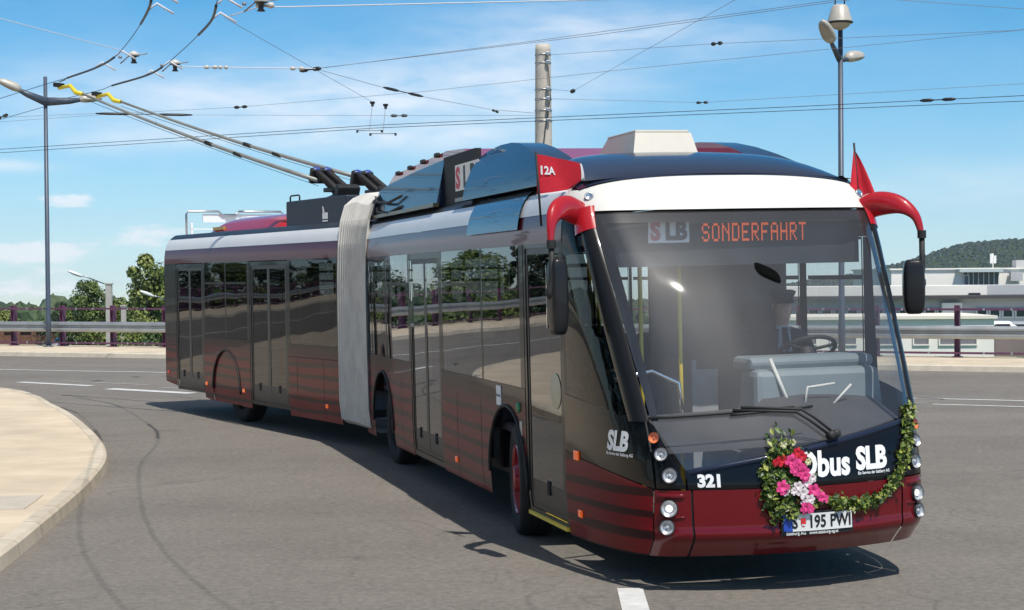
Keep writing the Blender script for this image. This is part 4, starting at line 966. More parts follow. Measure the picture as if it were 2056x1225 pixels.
for y, z, r, k in ((-.13, .905, .050, 0), (-.09, .870, .052, 0), (-.06, .83, .048, 0), (-.11, .85, .04, 0), (-.05, .80, .04, 0), (-.055, .935, .042, 1), (-.085, .955, .04, 1), (-.20, .915, .045, 1), (-.165, .905, .04, 1), (-.24, .905, .03, 1), (-.21, .745, .050, 0), (-.185, .715, .034, 2), (-.10, .745, .042, 2), (-.07, .70, .045, 2), (-.035, .76, .040, 2), (-.02, .655, .040, 2), (-.055, .64, .035, 2), (-.13, .715, .03, 2), (.005, .715, .046, 0), (.035, .69, .03, 0), (.075, .655, .042, 0), (-.045, .60, .045, 0), (-.02, .59, .03, 0), (-.17, 1.01, .028, 3), (-.105, 1.02, .026, 3), (.005, .79, .034, 2), (-.01, .90, .028, 3)):
    blossom(y, z, r * (1.05 if k == 0 else .95), k)

# ------------------------------------------------------------------ ground: a road that climbs a little over the bridge, land falling away beyond it
DV = Vector((.908, -.418, 0)).normalized(); NV = Vector((.418, .908, 0)).normalized(); K0 = Vector((-9.9, 46.15, 0))
def rp(a, b, z=0.0): return K0 + DV * a + NV * b + Vector((0, 0, z))
def asphalt():
    m = bpy.data.materials.new('asphalt'); m.use_nodes = True; t = m.node_tree; b = t.nodes['Principled BSDF']
    co = N(t, 'ShaderNodeTexCoord').outputs['Object']
    big = noise(t, co, .22, 5, .6, .5); mid = noise(t, co, 2.2, 5, .65); fine = noise(t, co, 16, 5, .8); grain = noise(t, co, 160, 2, .6)
    mp = N(t, 'ShaderNodeMapping'); mp.inputs['Rotation'].default_value = (0, 0, R(24.7)); mp.inputs['Scale'].default_value = (.05, .55, 1); t.links.new(co, mp.inputs[0])
    lane = noise(t, mp.outputs[0], 1.0, 4, .5)
    v = math_(t, 'ADD', math_(t, 'MULTIPLY', math_(t, 'SUBTRACT', big, .5), .35), math_(t, 'MULTIPLY', math_(t, 'SUBTRACT', mid, .5), .35))
    v = math_(t, 'ADD', v, math_(t, 'MULTIPLY', math_(t, 'SUBTRACT', lane, .5), .4))
    v = math_(t, 'ADD', v, math_(t, 'MULTIPLY', math_(t, 'SUBTRACT', fine, .5), 1.6)); v = math_(t, 'ADD', v, math_(t, 'MULTIPLY', math_(t, 'SUBTRACT', grain, .5), 1.4))
    v = math_(t, 'ADD', v, 1.0)
    ck = noise(t, co, .30, 3, .55, .6); line = N(t, 'ShaderNodeMapRange'); t.links.new(math_(t, 'ABSOLUTE', math_(t, 'SUBTRACT', ck, .5)), line.inputs[0]); line.inputs[1].default_value = 0; line.inputs[2].default_value = .0035; line.inputs[3].default_value = .80; line.inputs[4].default_value = 1
    spots = N(t, 'ShaderNodeMapRange'); t.links.new(noise(t, co, .9, 3, .5), spots.inputs[0]); spots.inputs[1].default_value = .66; spots.inputs[2].default_value = .78; spots.inputs[3].default_value = 1; spots.inputs[4].default_value = .80
    v = math_(t, 'MULTIPLY', math_(t, 'MULTIPLY', v, line.outputs[0]), spots.outputs[0])
    cm = N(t, 'ShaderNodeMix', data_type='RGBA', blend_type='MULTIPLY'); cm.inputs['Factor'].default_value = 1; cm.inputs['A'].default_value = (.188, .170, .148, 1)
    cc = N(t, 'ShaderNodeCombineXYZ'); [t.links.new(v, cc.inputs[i]) for i in range(3)]; t.links.new(cc.outputs[0], cm.inputs['B']); t.links.new(cm.outputs['Result'], b.inputs['Base Color'])
    b.inputs['Roughness'].default_value = .85; b.inputs['Specular IOR Level'].default_value = .3
    bn = N(t, 'ShaderNodeBump'); bn.inputs['Strength'].default_value = .45; bn.inputs['Distance'].default_value = .006; t.links.new(grain, bn.inputs['Height']); t.links.new(bn.outputs[0], b.inputs['Normal'])
    return m
M_asph = asphalt()
M_paint = pm('worn_road_paint', (.62, .62, .60), .7, var=.16, vscale=6)
M_pave = pm('pale_paving', (.60, .50, .37), .85, var=.17, vscale=1.1, bump=.25, bscale=45)
M_kerb = pm('kerb_stone', (.58, .51, .40), .8, var=.12, vscale=4, bump=.2, bscale=30)
M_land = pm('meadow', (.075, .11, .035), .95, var=.4, vscale=.08)
mb = MB(); mb.grid(lambda u, v: rp(-170 + 260 * u, -130 + 130 * v), 40, 20); struct(mb.build('road', M_asph))
mb = MB(); mb.grid(lambda u, v: Vector((-3500 + 7000 * u, -1500 + 6500 * v, -2.6 - .021 * max(0, math.hypot(-3500 + 7000 * u, -1500 + 6500 * v) - 118))), 140, 130); struct(mb.build('ground', M_land))
mb = MB(); mb.box((0, 0, 0), (1, 1, 1)); mb = MB()
A0, A1 = -170, 90
vs = [rp(A0, 0, 0), rp(A1, 0, 0), rp(A0, .02, .115), rp(A1, .02, .115), rp(A0, .06, .132), rp(A1, .06, .132), rp(A0, .24, .135), rp(A1, .24, .135)]
mb.add(vs, [(0, 1, 3, 2), (2, 3, 5, 4), (4, 5, 7, 6)]); struct(mb.build('kerb', M_kerb))
mb = MB(); vs = [rp(A0, .24, .133), rp(A1, .24, .133), rp(A0, 4.0, .15), rp(A1, 4.0, .15), rp(A0, 4.0, -5.5), rp(A1, 4.0, -5.5)]; mb.add(vs, [(0, 1, 3, 2), (2, 3, 5, 4)]); struct(mb.build('pavement', M_pave))
# island of pale paving in the foreground
ctl = [(-66, 60), (-40, 48.2), (-23.6, 40.6), (-15.6, 36.6), (-10.06, 32.2), (-7.52, 27.2), (-5.83, 22.8), (-4.87, 19.7), (-4.40, 17.1), (-4.08, 14.4), (-3.85, 12.0), (-3.72, 9), (-3.7, 4), (-4.2, -6)]
edge = catmull([(x, y, 0) for x, y in ctl], 10)
nrm = []
for i, p in enumerate(edge):
    d = (edge[min(i + 1, len(edge) - 1)] - edge[max(i - 1, 0)]).normalized(); nrm.append(Vector((d.y, -d.x, 0)))   # points into the island
dens = []
for i in range(len(edge) - 1):                            # resample the outline every metre, with a narrow joint between stones
    dens.append((edge[i], nrm[i], (edge[i + 1] - edge[i]).length))
def at_len(L):
    for i, (p, n, l) in enumerate(dens):
        if L <= l: f = L / l; return p.lerp(edge[i + 1], f), n.lerp(nrm[i + 1], f)
        L -= l
    return edge[-1], nrm[-1]
tot = sum(l for _, _, l in dens); mb = MB(); prof = [(0, 0), (.015, .10), (.05, .128), (.16, .132), (.162, .124)]; L = 0.0; rk = random.Random(2); rings = []
while L < tot - 1.05:
    tone = rk.choice((0, 0, 1)); rings += [(L, tone), (L + .33, tone), (L + .66, tone), (L + .985, 2)]; L += 1.0
for L, tn in rings:
    p, n = at_len(L)
    for o, z in prof: mb.v.append(tuple(p + n * o + Vector((0, 0, z))))
for i in range(len(rings) - 1):
    for k in range(len(prof) - 1): a = i * len(prof) + k; mb.face((a, a + 1, a + 1 + len(prof), a + len(prof)), rings[i][1])
M_kerb2 = pm('darker_kerb_stone', (.53, .46, .355), .8, var=.14, vscale=4, bump=.2, bscale=30); M_joint = pm('kerb_joint', (.20, .17, .13), .9)
struct(mb.build('kerb', [M_kerb, M_kerb2, M_joint]))
mb = MB(); ins_ = [p + n * .16 for p, n in zip(edge, nrm)]; far_ = [Vector((-70 + 50 * i / (len(edge) - 1), 56 - 62 * i / (len(edge) - 1), 0)) for i in range(len(edge))]
for p, q in zip(ins_, far_):
    for k in range(7): r_ = p.lerp(q, k / 6); mb.v.append((r_.x, r_.y, .127))
for i in range(len(edge) - 1):
    for k in range(6): a = i * 7 + k; mb.face((a, a + 1, a + 8, a + 7), 0)
struct(mb.build('traffic_island', M_pave))
mb = MB(); mb.box((-4.78, 15.25, .129), (.62, .95, .012), 0, Matrix.Rotation(R(6), 3, 'Z')); struct(mb.build('access_cover', pm('pale_cover_slab', (.50, .45, .37), .8, var=.08, vscale=5)))
def strip(pts, w, name, mat, z=.005):
    pts = [Vector((x, y, 0)) for x, y in pts]; mb = MB()
    for i, p in enumerate(pts):
        d = (pts[min(i + 1, len(pts) - 1)] - pts[max(i - 1, 0)]).normalized(); n = Vector((-d.y, d.x, 0)); mb.v += [tuple(p + n * w / 2 + Vector((0, 0, z))), tuple(p - n * w / 2 + Vector((0, 0, z)))]
    for i in range(len(pts) - 1): mb.face((2 * i, 2 * i + 1, 2 * i + 3, 2 * i + 2))
    return struct(mb.build(name, mat))
cm_ = lambda P: [(p.x, p.y) for p in catmull([(x, y, 0) for x, y in P], 8)]
strip(cm_([(-70, 68.5), (-40, 53.7), (-12.8, 41.0), (-8.4, 39.1), (0, 34.3), (7.2, 28.97), (8.79, 28.2), (30, 17.5)]), .13, 'lane_marking', M_paint)
strip(cm_([(-1, 32.2), (5, 29.0), (7.02, 27.75), (8.37, 26.95), (30, 15.8)]), .12, 'lane_marking', M_paint)
strip([(-10.75, 35.75), (-8.8, 34.27)], .22, 'lane_marking', M_paint); strip([(-8.2, 33.3), (-6.2, 31.75)], .30, 'lane_marking', M_paint); strip([(-9.9, 36.0), (-7.6, 34.4)], .14, 'lane_marking', pm('faded_road_paint', (.30, .29, .28), .8, var=.2, vscale=5))
strip([(-7.2, 33.6), (-5.6, 32.3)], .14, 'lane_marking', MATS['faded_road_paint']); strip([(-13.2, 43.0), (-8.8, 41.0)], .08, 'lane_marking', MATS['faded_road_paint'])
strip([(.81, 11.47), (.795, 10.74), (.76, 8.9)], .18, 'lane_marking', M_paint)
strip([(-40, 46.5), (-36, 44.7)], .2, 'lane_marking', M_paint); strip([(-32, 43), (-28, 41.2)], .2, 'lane_marking', M_paint); strip([(-24, 41.6), (-18, 38.4)], .12, 'lane_marking', M_paint)
# ------------------------------------------------------------------ railing along the far pavement
rail = empty('bridge_railing', rp(20, 3.4, .145), 'long plum railing with a silver crash barrier along the far pavement', 'railing'); WI = Matrix.Identity(4)
posts = []
for k in range(-6, 72):
    x = 10.93 - 1.795 * k; a = (x + 9.9 - 3.4 * NV.x) / DV.x; p = rp(a, 3.4); posts.append(a)
    mb = MB(); rot = Matrix.Rotation(math.atan2(DV.y, DV.x), 3, 'Z')
    for o in (-.055, .055): mb.box(p + DV * o + Vector((0, 0, .79)), (.016, .16, 1.28), 0, rot)
    mb.box(p + Vector((0, 0, .79)), (.095, .014, 1.27), 0, rot); mb.box(p + Vector((0, 0, .165)), (.24, .26, .02), 0, rot)
    mb.prism([p + NV * q[0] + Vector((0, 0, q[1])) - DV * .007 for q in ((-.08, .175), (-.16, .175), (-.08, .42))], DV * .014, 0)
    mb.build('post', M_plum, rail, WI)
def bar(b, z, sect, name, mat, smooth=False):
    """bar of section [(across, up)] along the railing"""
    mb = MB(); n = len(sect); AA = [posts[-1] - 1, posts[0] + 1]
    for a in AA:
        for o, u in sect: mb.v.append(tuple(rp(a, b + o, z + u)))
    for k in range(n - 1): mb.face((k, k + 1, k + 1 + n, k + n), 0, smooth)
    if sect[0] != sect[-1]: pass
    return mb.build(name, mat, rail, WI)
sq = lambda s: [(-s, -s), (s, -s), (s, s), (-s, s), (-s, -s)]
bar(3.30 - .0, 1.33, sq(.026), 'top_rail', M_plum); bar(3.30, .26, sq(.026), 'bottom_rail', M_plum)
wb = [(.02, -.16), (-.06, -.15), (-.085, -.10), (-.085, -.06), (-.02, -.02), (-.02, .02), (-.085, .06), (-.085, .10), (-.06, .15), (.02, .16), (.03, .155), (.03, -.155)]
bar(3.22, .765, wb, 'crash_barrier', M_steel)
mb = MB()
for k in range(-6, 72):
    x = 10.93 - 1.795 * k; a = (x + 9.9 - 3.4 * NV.x) / DV.x
    for fr in (.33, .66): 
        for z in (1.33, .26): mb.box(rp(a + fr * 1.977, 3.27, z), (.05, .03, .06), 0, Matrix.Rotation(math.atan2(DV.y, DV.x), 3, 'Z'))
mb.build('rail_sleeve', M_steel, rail, WI)

# ------------------------------------------------------------------ poles, lamps
cp = Vector((.85, 42.5, .15)); mb = MB(); mb.tube([cp + Vector((0, 0, z)) for z in (0, 2, 4, 6, 7.9, 8.05)], [.265, .25, .235, .215, .197, .19], 24)
pole = mb.build('concrete_pole', M_conc); tag(pole, 'tall round concrete pole behind the bus roof carrying the overhead wires', 'pole')
for z in (7.94, 7.72, 7.04, 6.79, 6.5, 6.23):
    mb = MB(); r = .205 + (8 - z) * .012; mb.lathe([(r + .002, -.012), (r + .006, -.01), (r + .006, .01), (r + .002, .012)], (.85, 42.5, z), (0, 0, 1), 24); mb.box((.85 + .12, 42.5 - r - .03, z), (.10, .09, .09), 0, bevel=.01); mb.build('pole_clamp', M_alu, pole, WI)
mb = MB(); mb.tube([(.98, 42.29, 7.6), (1.03, 42.27, 6.8), (.92, 42.22, 6.2), (.80, 42.22, 5.2)], .012, 5); mb.build('feeder_cable', M_rubber, pole, WI)
def lamp_post(base, top, arms, label, fat=1.0):
    o = empty('street_lamp', base, label, 'street lamp', 'blue-grey lamp posts on the far pavement'); b = Vector(base); mb = MB()
    mb.tube([b, b + Vector((0, 0, .9)), b + Vector((0, 0, .95)), Vector((base[0], base[1], top))], [.085, .085, .075, .058], 16); mb.lathe([(.16, 0), (.16, .03), (.09, .05)], b, (0, 0, 1), 16); mb.build('post', M_post, o, WI)
    for root, end in arms:
        r0, e = Vector(root), Vector(end); d = (e - r0); h = Vector((d.x, d.y, 0)).normalized(); mb = MB()
        mb.tube([r0, r0.lerp(e, .45) + Vector((0, 0, -.02)), r0.lerp(e, .72)], [.14 * fat, .10 * fat, .055 * fat], 10); a = mb.build('lamp_arm', M_post, o, WI)
        mb = MB(); c = r0.lerp(e, .86); L = .40; dd = d.normalized(); sd = dd.cross(Vector((0, 0, 1))).normalized(); upv = sd.cross(dd)
        def Pl(u, v):
            ang = 2 * math.pi * u; s = 2 * v - 1; w = (1 - abs(s) ** 3) ** .6 * (.165 - .03 * s); hh = .10 if math.sin(ang) > 0 else .06
            return c + dd * s * L + sd * math.cos(ang) * w + upv * math.sin(ang) * w * hh / .1
        mb.grid(Pl, 20, 14, lambda u, v: 1 if .55 < u < .95 and .25 < v < .9 else 0); mb.build('lamp_head', [M_lampwhite, pm('lamp_bowl', (.35, .30, .24), .3)], a)
lamp_post((-14.55, 51.5, .14), 8.6, [((-14.5, 51.5, 7.80), (-15.72, 51.0, 8.36)), ((-14.5, 51.5, 7.82), (-13.15, 52.4, 8.0))], 'slim lamp post on the left whose heads reach the ends of the trolley poles')
lamp_post((7.93, 39.5, .14), 8.14, [((7.9, 39.5, 7.38), (7.40, 38.7, 8.02)), ((7.9, 39.5, 7.36), (8.46, 40.1, 7.50))], 'slim lamp post rising behind the limp red flag, two lamp heads near its top', .55)
hl = empty('hanging_lamp', (7.86, 39.2, 8.16), 'bell shaped lamp hanging from a wire at the top right', 'hanging lamp')
mb = MB(); c = Vector((7.86, 39.2, 8.20)); mb.lathe([(.30, .02), (.285, .07), (.20, .36), (.15, .42), (.001, .43)], c, (0, 0, 1), 28); mb.build('lamp_shade', M_lampwhite, hl, WI)
mb = MB(); mb.lathe([(.305, .02), (.315, -.01), (.26, -.03), (.20, -.10), (.10, -.16), (.001, -.18)], c, (0, 0, 1), 28, [0, 0, 1, 1, 1]); mb.build('lamp_bowl', [M_frame, pm('lamp_diffuser', (.42, .36, .28), .35)], hl, WI)
mb = MB(); mb.tube([c + Vector((-.11, 0, .42)), c + Vector((-.11, 0, .60)), c + Vector((0, 0, .68)), c + Vector((.11, 0, .60)), c + Vector((.11, 0, .42))], .018, 6); mb.build('hanger', M_rubber, hl, WI)

# ------------------------------------------------------------------ overhead wires
def wire(name, pts, r, mat, label, cat, group=None, sag=.0, bits=(), thick=(), bmat=None):
    P = [Vector(p) for p in pts]; mb = MB(); Q = []
    for i in range(len(P) - 1):
        for k in range(6): f = k / 6; q = P[i].lerp(P[i + 1], f); q.z -= sag * 4 * f * (1 - f); Q.append(q)
    Q.append(P[-1]); mb.tube(Q, r, 5); o = mb.build(name, mat); tag(o, label, cat, group)
    for c, d, L, rr in bits:                                # strain insulators: two lobes and a rod
        c = Vector(c); d = Vector(d).normalized(); mb = MB(); mb.tube([c - d * L / 2, c - d * L * .4, c - d * L * .2, c - d * L * .12], [rr * .5, rr, rr, rr * .5], 8); mb.tube([c + d * L * .12, c + d * L * .2, c + d * L * .4, c + d * L / 2], [rr * .5, rr, rr, rr * .5], 8); mb.tube([c - d * L / 2, c + d * L / 2], rr * .35, 6); mb.build('insulator', bmat or M_ins, o, WI)
    for seg, rr in thick: mb = MB(); mb.tube([Vector(q) for q in seg], rr, 6); mb.build('curve_rail', M_ins, o, WI)
    return o
s5 = .93
c1 = [(-30, 62), (-9.92, 31.97), (-8.07, 29.42), (-7.77, 28.85), (-6.95, 27.54), (-6.3, 26.21), (-5.62, 24.34), (-5.12, 22.84), (-4.78, 21.75), (-4.55, 20.91), (-4.31, 19.86), (-3.7, 17), (-2.2, 11), (.3, 5), (3.5, -2), (8, -11)]
c2 = [(-32, 66.5), (-11.19, 36.07), (-9.3, 32.93), (-7.75, 30.85), (-7.26, 30.0), (-6.37, 28.66), (-5.81, 27.48), (-5.19, 25.81), (-4.52, 23.9), (-4.08, 22.54), (-3.8, 21.33), (-3.59, 20.23), (-3.1, 17), (-1.5, 11), (1.0, 5.3), (4.2, -1.5), (9, -10.5)]
q1 = [(x * s5, y * s5, 5.5) for x, y in c1]; q2 = [(x * s5, y * s5, 5.5) for x, y in c2]
cw1 = wire('contact_wire', catmull(q1, 5), .0058, M_wire, 'curving contact wire touched by the left trolley pole tip', 'contact wire', 'contact wires', thick=((catmull(q1, 5)[15:26], .016), (catmull(q1, 5)[35:46], .018)))
cw2 = wire('contact_wire', catmull(q2, 5), .0058, M_wire, 'curving contact wire touched by the right trolley pole tip', 'contact wire', 'contact wires', thick=((catmull(q2, 5)[20:31], .016), (catmull(q2, 5)[40:51], .018)), bits=(((-10.2, 33.0, 5.5), (.5, -.85, 0), .9, .035),))
for P, o in ((q1, cw1), (q2, cw2)):
    for k in (4, 5, 8, 9):
        mb = MB(); p = Vector(P[k if o is cw1 else k + 1]); mb.tube([p + Vector((.02, 0, .02)), p + Vector((.10, .05, .10)), p + Vector((.30, .1, -.02))], .014, 6); mb.build('wire_bracket', M_spanw, o, WI)
fp = 'parallel contact wires over the far lane'
wire('contact_wire', [(-40, 58.5, 5.7), (-13.53, 43.55, 5.7), (-3.11, 37.6, 5.7), (.71, 36.1, 5.7), (5.97, 34.2, 5.7), (10.13, 32.44, 5.7), (30, 24, 5.7)], .007, M_wire, 'contact wire across the whole sky, the upper of the long parallel pair', 'contact wire', fp, bits=(((8.6, 33.1, 5.7), (.92, -.39, 0), .7, .035),))
wire('contact_wire', [(-40, 59.8, 5.7), (-13.89, 44.73, 5.7), (-3.19, 38.3, 5.7), (.73, 36.85, 5.7), (6.1, 35.0, 5.7), (10.45, 33.47, 5.7), (30, 25.5, 5.7)], .007, M_wire, 'contact wire across the whole sky, the lower of the long parallel pair', 'contact wire', fp)
CP = lambda z: (.85, 42.3, z)
sw = 'thin span wires across the sky'
wire('span_wire', [(-20, 48.5, 6.6), (-10.3, 43.33, 6.6), (-6.88, 41.96, 6.6), (-2.05, 38.83, 6.6), (2.29, 35.12, 6.6), (9.3, 29.79, 6.6), (20, 22, 6.6)], .0045, M_span, 'thin span wire rising past the concrete pole to the right edge, with two insulators', 'span wire', sw, bits=(((-6.88, 41.96, 6.6), (.85, -.5, 0), .42, .04),))
wire('span_wire', [(-4.12, 34.54, 6.6), (.48, 30.67, 6.6), (4.97, 26.63, 6.6), (12, 20, 6.6)], .0048, M_span, 'darker lower span wire climbing from the wire crossing to the top edge', 'span wire', sw, bits=(((-4.2, 34.6, 6.6), (.8, -.6, 0), .6, .045),))
wire('span_wire', [(-3.89, 34.31, 6.6), (1.6, 29.98, 6.6), (5.68, 26.19, 6.6), (12, 20.6, 6.6)], .005, M_span, 'fainter upper span wire climbing from the wire crossing towards the bell lamp', 'span wire', sw)
wire('span_wire', [(-20, 46, 6.6), (-10.94, 43.28, 6.6), (-8.5, 43.87, 6.6), (-4.36, 44.34, 6.6), CP(6.36)], .005, M_span, 'nearly level span wire with a long dark strain rod beside the trolley poles', 'span wire', sw, bits=(((-9.7, 43.58, 6.6), (2.44, .59, 0), 2.5, .035), ((-3.0, 44.3, 6.58), (1, 0, 0), .45, .04)))
wire('span_wire', [(-10.4, 20, 6.6), (-8.54, 27.58, 6.6), (-7.41, 31.63, 6.6), (-7.51, 32.84, 6.6)], .007, M_spanw, 'pale rope sloping in from the upper left edge to an insulator', 'span wire', sw)
wire('span_wire', [(-4.8, 27.66, 6.6), (-4.11, 34.46, 6.6), (-3.44, 41.03, 6.6)], .005, M_span, 'thin wire sloping from the curving contact wires down to a pair of hangers', 'span wire', sw, bits=())
wire('span_wire', [(-4.03, 34.63, 6.6), (-2.92, 37.96, 6.6), (-2.13, 39.89, 6.6), (-.52, 43.08, 6.6), CP(6.4)], .006, M_span, 'span wire falling from the wire crossing to the concrete pole, with a dark strain rod', 'span wire', sw, bits=(((-2.52, 38.9, 6.6), (.79, 1.93, 0), 2.1, .035), ((-.40, 43.5, 6.6), (.25, 1, 0), .6, .035)))
wire('span_wire', [(-6.86, 33.89, 6.6), (-6.23, 34.09, 6.6), (-4.01, 34.47, 6.6)], .010, M_spanw, 'white rope running level from the hangers to the wire crossing', 'span wire', sw, bits=(((-6.2, 34.09, 6.6), (1, .1, 0), .28, .04), ((-5.95, 34.13, 6.6), (1, .1, 0), .2, .04), ((-4.45, 34.4, 6.6), (1, .1, 0), .3, .04)), bmat=M_insw)
wire('span_wire', [(-4.7, 27.56, 6.6), (-4.04, 26.6, 6.6), (-3.62, 26.65, 6.6), (1.24, 26.22, 6.6), (6, 25.6, 6.6)], .010, M_spanw, 'white rope along the top edge of the sky from the curving contact wires', 'span wire', sw, bits=(((-3.95, 26.6, 6.62), (.9, .1, 0), .3, .05),), bmat=M_insw)
wire('span_wire', [CP(7.04), (1.48, 38.98, 6.6), (3.6, 26.33, 6.6), (4.8, 18, 6.5)], .004, M_span, 'wire rising steeply from the concrete pole to the top edge right of it', 'span wire', sw, bits=(((1.48, 38.98, 6.6), (.2, -1, 0), .2, .05),))
wire('span_wire', [CP(7.9), (4.6, 38.0, 7.55), (9.6, 31.2, 6.8), (20, 20, 6.7)], .005, M_span, 'span wire leaving the top of the concrete pole to the right, one dark insulator halfway', 'span wire', sw, bits=(((4.75, 37.8, 7.53), (.7, -.6, 0), .30, .045),))
wire('span_wire', [CP(6.79), (4.87, 41.77, 6.6), (11.92, 38.19, 6.6), (22, 32, 6.6)], .005, M_span, 'lowest thin span wire right of the concrete pole, small insulator above the roof vent', 'span wire', sw, bits=(((4.87, 41.77, 6.6), (1, -.2, 0), .3, .035),))
wire('span_wire', [(-14, 33, 8.95), (2, 36.5, 8.88), (7.86, 39.2, 8.84), (20, 45, 8.95)], .007, M_span, 'wire carrying the hanging bell lamp, above the top edge', 'span wire')
def hanger(p, label, mat=M_insw):
    o = empty('wire_hanger', p, label, 'wire hanger', 'wire hangers'); mb = MB(); p = Vector(p)
    mb.lathe([(.02, .12), (.10, .08), (.115, .02), (.05, 0), (.04, -.08), (.07, -.12), (.001, -.13)], p, (0, 0, 1), 14, [0, 0, 1, 1, 1, 1]); mb.build('bell', [mat, M_ins], o, WI)
    mb = MB(); mb.tube([p + Vector((-.28, .05, -.12)), p + Vector((-.1, 0, .02)), p + Vector((.28, -.05, .06))], .013, 6); mb.tube([p + Vector((-.3, 0, .0)), p + Vector((-.24, 0, .0))], .03, 6); mb.build('hanger_arm', M_span, o, WI)
hanger((-7.45, 32.6, 6.62), 'bell insulator left of the other one, above the thick curve of the left contact wire'); hanger((-6.9, 33.9, 6.62), 'bell insulator at the left end of the level white rope'); hanger((-4.0, 26.5, 6.63), 'bell insulator at the top edge, right of the curving contact wires')
for p, lb in (((-3.44, 41.03, 6.55), 'dark hanger holding the far contact wires, the left one of two'), ((-3.05, 40.2, 6.40), 'dark hanger holding the far contact wires, the right one of two')):
    o = empty('wire_hanger', p, lb, 'wire hanger', 'hangers of the far contact wires'); p = Vector(p); mb = MB(); mb.lathe([(.065, .06), (.065, .015), (.035, 0), (.035, -.06), (.001, -.065)], p, (0, 0, 1), 12); mb.build('bell', M_ins, o, WI)
    mb = MB(); mb.tube([p, p + Vector((0, -.9, -.72))], .006, 4); mb.tube([p + Vector((-.3, -.9, -.74)), p + Vector((.3, -.9, -.74))], .010, 6)
    for q in (-.3, .3): mb.box(p + Vector((q, -.9, -.76)), (.05, .05, .06), 1)
    mb.build('hanger_arm', [M_span, M_ins], o, WI)

# ------------------------------------------------------------------ trees
def leaf_mats(tag_, dark, mid, light): return [pm(tag_ + '_dark', dark, .6, var=.35, vscale=1.2), pm(tag_ + '_mid', mid, .6, var=.35, vscale=1.2), pm(tag_ + '_light', light, .6, var=.3, vscale=1.2)]
LM = leaf_mats('foliage', (.045, .075, .018), (.10, .15, .03), (.17, .22, .05)); LD = leaf_mats('dark_foliage', (.010, .024, .008), (.018, .040, .012), (.034, .065, .018)); LB = leaf_mats('bright_foliage', (.08, .11, .025), (.16, .20, .045), (.25, .28, .07))
M_bark = pm('bark', (.06, .045, .032), .9, var=.3, vscale=6)
def crown_mesh(seed, H, Rad, mats, n=9000, base=.18, ls=.115, conifer=False):
    rg = random.Random(seed); mb = MB(); lobes = []
    nl = 26
    for i in range(nl):
        f = base + (1 - base) * (i + .5) / nl; 
        prof_ = (1 - f) * 1.05 + .03 if conifer else math.sin(math.pi * min(1, (f - base) / (1 - base) * .80 + .20)) ** .7
        a = i * 2.4 + rg.random(); r = Rad * prof_ * rg.uniform(.35, .78); lobes.append((Vector((r * math.cos(a), r * math.sin(a), H * f + rg.gauss(0, .02 * H))), Rad * rg.uniform(.22, .42) * (.6 if conifer else 1) * (.5 + .5 * prof_), rg.choice((0, 0, 1, 1, 1, 2))))
    for i in range(n):
        c, r, tone = rg.choice(lobes); d = Vector((rg.gauss(0, 1), rg.gauss(0, 1), rg.gauss(0, .8))).normalized(); p = c + d * r * (rg.random() ** .45)
        if p.z < .06 * H: continue
        nn = (d + Vector((rg.gauss(0, .5), rg.gauss(0, .5), .3 + rg.gauss(0, .5)))).normalized(); a = nn.orthogonal().normalized(); a = Quaternion(nn, rg.random() * 6.28) @ a; b = nn.cross(a); s = ls * rg.uniform(.6, 1.4)
        m = tone if rg.random() < .6 else rg.choice((0, 1, 2)); mb.add([p - a * s, p + b * s * .6, p + a * s, p - b * s * .6], [(0, 1, 2, 3)], m)
    me = mb.build('crown', mats); data = me.data; bpy.data.objects.remove(me); tb = MB(); tb.tube([(0, 0, -.5), (0, 0, H * .25), (.05 * Rad, 0, H * .5), (0, .05 * Rad, H * .85)], [Rad * .10, Rad * .08, Rad * .05, Rad * .02], 9)
    for k in range(6): a = k * 1.1; z = H * (.3 + .07 * k); tb.tube([(0, 0, z), (Rad * .5 * math.cos(a), Rad * .5 * math.sin(a), z + H * .12)], [Rad * .035, Rad * .012], 6)
    to = tb.build('trunk', M_bark); td = to.data; bpy.data.objects.remove(to); return data, td
KINDS = {'broad': crown_mesh(1, 8, 3.0, LM), 'bright': crown_mesh(2, 7, 2.6, LB, 8500), 'dark': crown_mesh(3, 9, 3.0, LD, 7000), 'conifer': crown_mesh(4, 11, 2.2, LD, 6500, .08, .12, True), 'shrub': crown_mesh(5, 3.5, 2.4, LM, 6500, .05, .085), 'brightshrub': crown_mesh(6, 3.5, 2.4, LB, 6500, .05, .085)}
def gz(x, y): return .1 if y < 30 and math.hypot(x, y) < 45 else -2.6 - .021 * max(0, math.hypot(x, y) - 118)
def tree(kind, x, y, H, w, label, rz=0.0, group='trees beyond the railing', name='tree'):
    H -= .0185 * max(0, min(118, math.hypot(x, y)) - 45) if y > 30 else 0
    h0 = {'broad': 8, 'bright': 7, 'dark': 9, 'conifer': 11, 'shrub': 3.5, 'brightshrub': 3.5}[kind]; r0 = {'broad': 3.0, 'bright': 2.6, 'dark': 3.0, 'conifer': 2.2, 'shrub': 2.4, 'brightshrub': 2.4}[kind]
    o = empty(name, (x, y, gz(x, y) - .1), label, name, group, rz); c, t = KINDS[kind]
    for nm, me in (('trunk', t), ('crown', c)): ch = bpy.data.objects.new(nm, me); COL.objects.link(ch); ch.parent = o
    o.scale = (w / r0, w / r0, H / h0); return o
def px(u, Y): return (u - 1028) / 3297 * Y
tree('bright', px(300, 74), 74, 6.3, 2.0, 'tall light green tree just left of the rear end of the bus, with pale blossom', .4)
tree('broad', px(345, 80), 80, 6.0, 2.6, 'green tree right behind the rear end of the bus, mostly hidden', 1.9)
tree('broad', px(178, 84), 84, 5.6, 1.75, 'round dark green tree between the two left railing posts, beside the pale lamp mast', 2.2)
tree('dark', px(128, 96), 96, 4.6, 1.7, 'low dark tree behind the second railing post from the left', .9)
